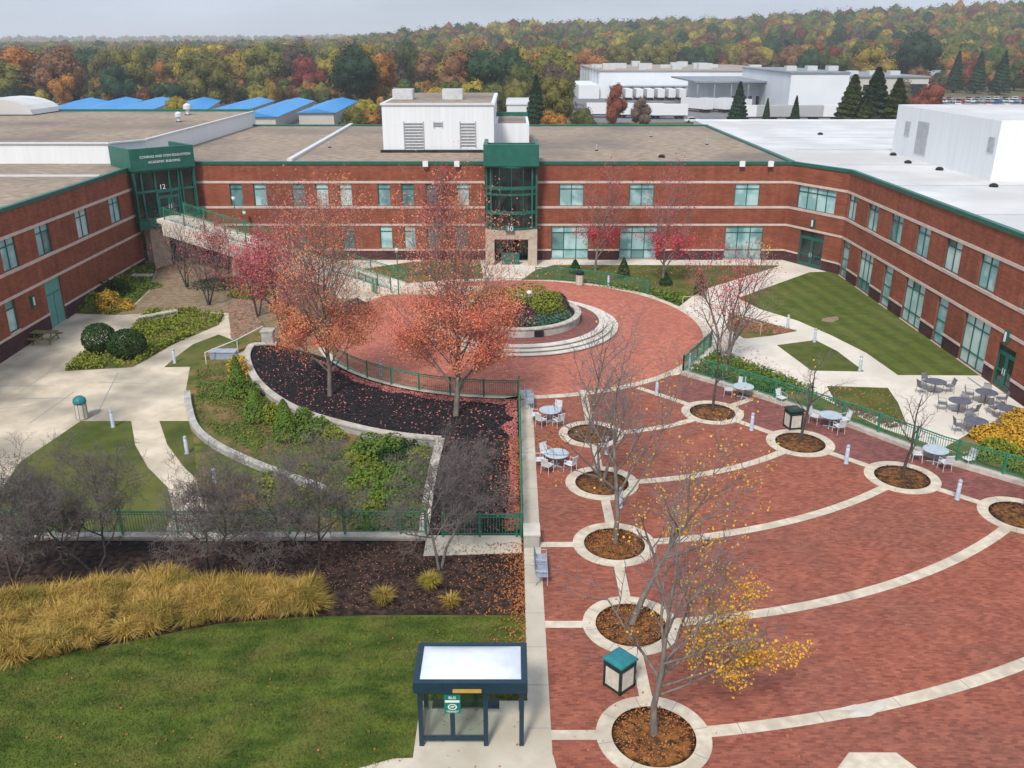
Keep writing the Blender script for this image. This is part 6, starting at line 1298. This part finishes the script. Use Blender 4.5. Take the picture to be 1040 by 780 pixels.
for a_, Y, w_, h, l, wm, rm in ((62, 560, 26, 4, 'low pale house roof among the far left trees', 'far_beige', 'far_grey'), (92, 540, 20, 4, 'grey-roofed house among the far left trees', 'far_white', 'far_grey'), (184, 470, 30, 7, 'white apartment house among the trees behind the blue sheds', 'far_white', 'far_roof'), (300, 560, 26, 5, 'white house peeping through russet trees', 'far_white', 'far_grey'), (590, 560, 14, 5, 'small white farmhouse behind the green meadow', 'far_white', 'far_grey'), (548, 600, 12, 4, 'grey barn above the green meadow', 'far_beige', 'far_grey'), (955, 470, 30, 5, 'blue-grey house on the slope beyond the parking lot', 'far_beige', 'far_grey'), (1032, 520, 22, 5, 'white house on the slope at the right edge', 'far_white', 'far_roof'), (12, 600, 30, 5, 'pale row house at the far left edge', 'far_white', 'far_grey'), (225, 620, 24, 5, 'pale house high in the far trees', 'far_beige', 'far_grey')):
    q = far_at(a_, Y); simple_building('house', l, q[0]-w_/2, Y, q[0]+w_/2, Y+14, h, wm, rm, 'house', True, True, z=T(q[0], Y)+.3)
# ---- far trees
def proto_tree(kind, shape, seed):
    rng = random.Random(seed); t = thing('conifer_tree' if shape == 'cone' else 'broadleaf_tree', '', 'tree'); mb = MB(); n = 4200
    if shape == 'cone':
        for _ in range(n+300):
            z = rng.random()**.8; a_ = rng.uniform(0, 2*pi); r_ = .21*(1-z)**.85*(.6+.4*abs(sin(z*38+a_)))*(1-.25*rng.random()**2); leafquads(mb, (r_*cos(a_), r_*sin(a_), .06+.94*z), .05, rng, .1, (cos(a_), sin(a_), .3))
    else:
        lobes(mb, rng, (0, 0, .52), .47*rng.uniform(.9, 1.15), .47, .52, n, .038, rng.randint(11, 16), .45, .42)
    tr_ = MB(); tr_.tube([(0, 0, -.05), (.01, 0, .3), (0, .01, .6)], [.03, .022, .008], 6)
    for k in range(5 if shape != 'cone' else 0): a_ = k*1.26; tr_.tube([(0, 0, .28+.03*k), (.14*cos(a_), .14*sin(a_), .5+.03*k), (.22*cos(a_), .22*sin(a_), .7)], [.014, .009, .004], 4)
    tr_.build('trunk', 'bark_dark', t); mb.build('crown', 'far_'+kind, t, True); return t
PROT = {}
kinds = ['green', 'olive', 'yellow', 'orange', 'red', 'russet', 'brown', 'evergreen']
words = {'green': 'mid green', 'olive': 'olive green', 'yellow': 'yellow', 'orange': 'orange', 'red': 'dark red', 'russet': 'russet brown', 'brown': 'grey-brown half-bare', 'evergreen': 'dark evergreen'}
leaf('far_pine', (0.04, 0.065, 0.018), (0.10, 0.12, 0.032), scale=.35, rnd=.2)
PROT['pine', 0] = [proto_tree('pine', 'cone', 77), True]
for k in kinds:
    for v_ in range(2): PROT[k, v_] = [proto_tree(k, 'cone' if k == 'evergreen' and v_ == 0 else 'round', 100+len(PROT)), True]
def ftree(kind, x, y, h, l, g=None, w=1.0, v_=None, z=None):
    v_ = (1 if kind == 'evergreen' and R.random() < .75 else R.randrange(2)) if v_ is None else v_; p = PROT[kind, v_]; o = place(p[0], p[1], (x, y, (T(x, y) if z is None else z)-.1), R.uniform(0, 6.28), l, g, (h*w, h*w, h)); p[1] = False; return o
SPOTS = []
def special(kind, px_, Y, h, l, w=1.0, v_=None):
    q = far_at(px_, Y); SPOTS.append((q[0], Y, h*.4)); ftree(kind, q[0], Y, h, l, None, w, v_)
special('orange', 68, 300, 13, 'bright orange round tree behind the left blue sheds', .8, 1); special('yellow', 180, 205, 9.5, 'yellow-green tree rising between two blue-roofed sheds', .95, 0)
special('orange', 50, 205, 5.5, 'small rust-coloured tree at the roof edge among the blue sheds', .5); special('yellow', 278, 300, 11, 'narrow yellow tree behind the blue sheds', .65, 1)
special('red', 623, 240, 11, 'dark red conical tree in front of the parked trailers', .8, 0); special('brown', 650, 232, 8, 'small purple-brown tree right of the dark red one', 1.0)
special('orange', 560, 190, 8.0, 'bright gold-orange tree behind the small rooftop penthouse', 1.1, 0); special('evergreen', 544, 205, 13.5, 'dark blue-green spruce behind the small rooftop penthouse', 1.2, 0); special('olive', 563, 225, 14, 'olive tree between the spruce and the warehouse lot', .9)
special('evergreen', 748, 225, 11.5, 'narrow dark spruce in front of the canopied depot', 1.3, 0); special('evergreen', 777, 230, 7.5, 'small spruce left of the tall white block', .9, 0); special('evergreen', 806, 232, 8, 'small brownish spruce at the foot of the tall white block', 1.0, 0)
for px_, Y, h, w_, k_, l in ((860, 195, 14.0, 1.7, 'pine', 'broad olive pine at the left of the cluster by the white block'), (882, 190, 15.5, 1.7, 'evergreen', 'tallest dark pine of the cluster by the white block'), (904, 188, 13.5, 1.8, 'pine', 'olive pine at the right of the cluster by the white block'), (875, 182, 10, 2.0, 'pine', 'lower green pine in front of the cluster by the white block')): special(k_, px_, Y, h, l, w_, 0)
special('red', 935, 255, 12, 'rounded russet-red tree left of the parking lot', 1.0); special('brown', 918, 262, 11, 'grey-brown tree beside the rounded russet-red one', 1.0)
special('evergreen', 925, 430, 26, 'large dark evergreen behind the end of the warehouse', 1.1, 1); special('evergreen', 968, 410, 17, 'dark spruce left of a matching pair beyond the parking lot', 1.2, 0); special('evergreen', 990, 400, 17, 'dark spruce in the middle of the row beyond the parking lot', 1.2, 0); special('evergreen', 1014, 390, 17, 'dark spruce at the right of the row beyond the parking lot', 1.3, 0)
special('russet', 466, 300, 21, 'tall russet tree centred above the white roof penthouse', 1.0, 1); special('evergreen', 490, 300, 19, 'dark blue-green tree right of the tall russet one', 1.0, 1); special('yellow', 520, 380, 20, 'pale yellow-green tree right of the dark blue-green one', 1.0)
special('olive', 452, 190, 9, 'dull olive tree just behind the white roof penthouse', 1.3); special('orange', 385, 320, 19, 'orange-brown tree above the left end of the white penthouse', 1.0)
RNG2 = random.Random(2024); cnt = 0; tries = 0
wtab = {'L': ('olive', 'green', 'olive', 'yellow', 'russet', 'brown', 'red', 'orange', 'evergreen', 'olive', 'green'), 'C': ('olive', 'olive', 'green', 'yellow', 'russet', 'orange', 'brown', 'evergreen', 'olive', 'green'), 'R': ('green', 'olive', 'yellow', 'orange', 'russet', 'red', 'brown', 'evergreen', 'green', 'olive', 'russet')}
def blocked(x, y, r_=0):
    if 22-r_ < x < 126 and 170 < y < 478: return True
    if 120 < x and 175 < y < 388: return True
    if 90 < x and y < 300: return True
    if -2 < x < 40 and 330 < y < 485: return True
    if -175 < x < -38 and y < 298: return True
    if y < 185: return True
    return False
while cnt < 240 and tries < 60000:
    tries += 1; px_ = RNG2.uniform(-60, 1100); u_ = RNG2.random(); Y = 190+470*u_**1.05; q = far_at(px_, Y); x = q[0]
    if blocked(x, Y, 3): continue
    h = RNG2.uniform(10, 19)+(3 if Y > 300 else 0)
    if -45 < x < 20 and Y < 290: h = RNG2.uniform(7, 12.5)
    if any((x-a_)**2+(Y-b_)**2 < ((c_+h*.34)*.82)**2 for a_, b_, c_ in SPOTS): continue
    zone = 'L' if px_ < 350 else 'C' if px_ < 620 else 'R'
    kd = RNG2.choice(wtab[zone]); SPOTS.append((x, Y, h*.34)); near = Y < 380
    w_ = {'L': 'behind the blue-roofed sheds', 'C': 'behind the rooftop penthouse', 'R': 'beyond the warehouses'}[zone]; dpt = 'nearer' if near else 'farther'
    ftree(kd, x, Y, h, f'{words[kd]} tree in the {dpt} woodland {w_}', f'{words[kd]} trees in the {dpt} woodland {w_}', RNG2.uniform(.8, 1.3)); cnt += 1
print('far trees', cnt)
# continuous wood farther out: countless crowns
def wood(name, y0, y1, step, hm, nq, qs, seed):
    rng = random.Random(seed); mb = MB(); y = y0; nn = 0; mi = []
    while y < y1:
        x = -0.66*y-30
        while x < 0.66*y+30:
            xx, yy = x+rng.uniform(-.4, .4)*step, y+rng.uniform(-.4, .4)*step
            x += step*rng.uniform(.75, 1.25)
            if blocked(xx, yy): continue
            if -5 < xx < 60 and yy < 560 : continue
            h = hm*rng.uniform(.5, 1.35); z = T(xx, yy); r_ = h*.42; nn += 1; ci = rng.randrange(12)
            if -175 < xx < -38 and yy < 308: continue
            if noise.noise(Vector((xx*.012, yy*.009, 5))) > (.22 if y0 < 600 else .34): continue
            if xx < -.12*yy: h *= .85
            for (ox, oy, oz, rk_) in ((0, 0, 0, 1.0), (rng.uniform(-.5, .5), rng.uniform(-.4, .1), rng.uniform(-.3, .15), .72), (rng.uniform(-.6, .6), rng.uniform(-.4, .1), rng.uniform(-.35, .1), .6)):
                mi += [ci]*blob(mb, (xx+ox*r_, yy+oy*r_, z+h*.55+oz*h*.4), r_*.74*rk_, r_*.74*rk_, h*.37*rk_, rng, ICO2 if y0 < 1000 else ICO1, .26, 2.6)
            for _ in range(nq):
                d = Vector((rng.gauss(0, 1), rng.gauss(0, 1)-.3, rng.gauss(0, 1)+.5)).normalized(); rr = 1-.25*rng.random()
                leafquads(mb, (xx+d.x*r_*rr, yy+d.y*r_*rr, z+h*.55+d.z*h*.46*rr), qs*rng.uniform(.6, 1.3), rng, .3, d, 3.5); mi.append(ci)
        y += step*.9*(y/y0)**.5
    print(name, nn, len(mb.f)); mb.mi = mi; return tag(mb.build(name, FM, None, True), None, None, None, 'stuff')
mc = [(.055, .085, .025), (.15, .145, .035), (.20, .10, .04), (.12, .045, .035), (.10, .08, .06), (.27, .22, .04), (.022, .052, .03), (.12, .13, .035), (.17, .16, .04), (.07, .10, .03), (.26, .13, .04), (.09, .12, .035)]
FM = []
for i, c_ in enumerate(mc): mat(f'far_mix_{i}', tuple(v*.45 for v in c_), tuple(v*1.2 for v in c_), scale=.38, detail=6, rough=.95, spec=.05, lo=.38, hi=.6, bump=1.0, bscale=.5); FM.append(f'far_mix_{i}')  # dark end of the mottling paints shadow into the crowns
wood('underwood', 186, 520, 7.5, 7.0, 90, .7, 8)
wood('woodland', 520, 1020, 10.5, 15.5, 120, 1.0, 3)
wood('woodland', 1020, 2300, 19, 19, 46, 1.9, 4)
wood('woodland', 2350, 4100, 50, 22, 6, 5, 6)
# ------------------------------------------------------------------ haze: even thin air round everything, sky outside
hz = MB().box(-4600, -70, -8, 4600, 5300, 112).build('haze', 'clear_glass'); hz['kind'] = 'stuff'
hm = bpy.data.materials.new('haze_air'); hm.use_nodes = True; N = hm.node_tree.nodes; L = hm.node_tree.links; N.clear(); o_ = N.new('ShaderNodeOutputMaterial'); pv = N.new('ShaderNodeVolumePrincipled')
pv.inputs['Color'].default_value = (.90, .94, 1.0, 1); pv.inputs['Density'].default_value = 0.00021; pv.inputs['Anisotropy'].default_value = 0.0; L.new(pv.outputs[0], o_.inputs['Volume']); hz.data.materials[0] = hm
for a_ in ('YARD_UNUSED',): pass
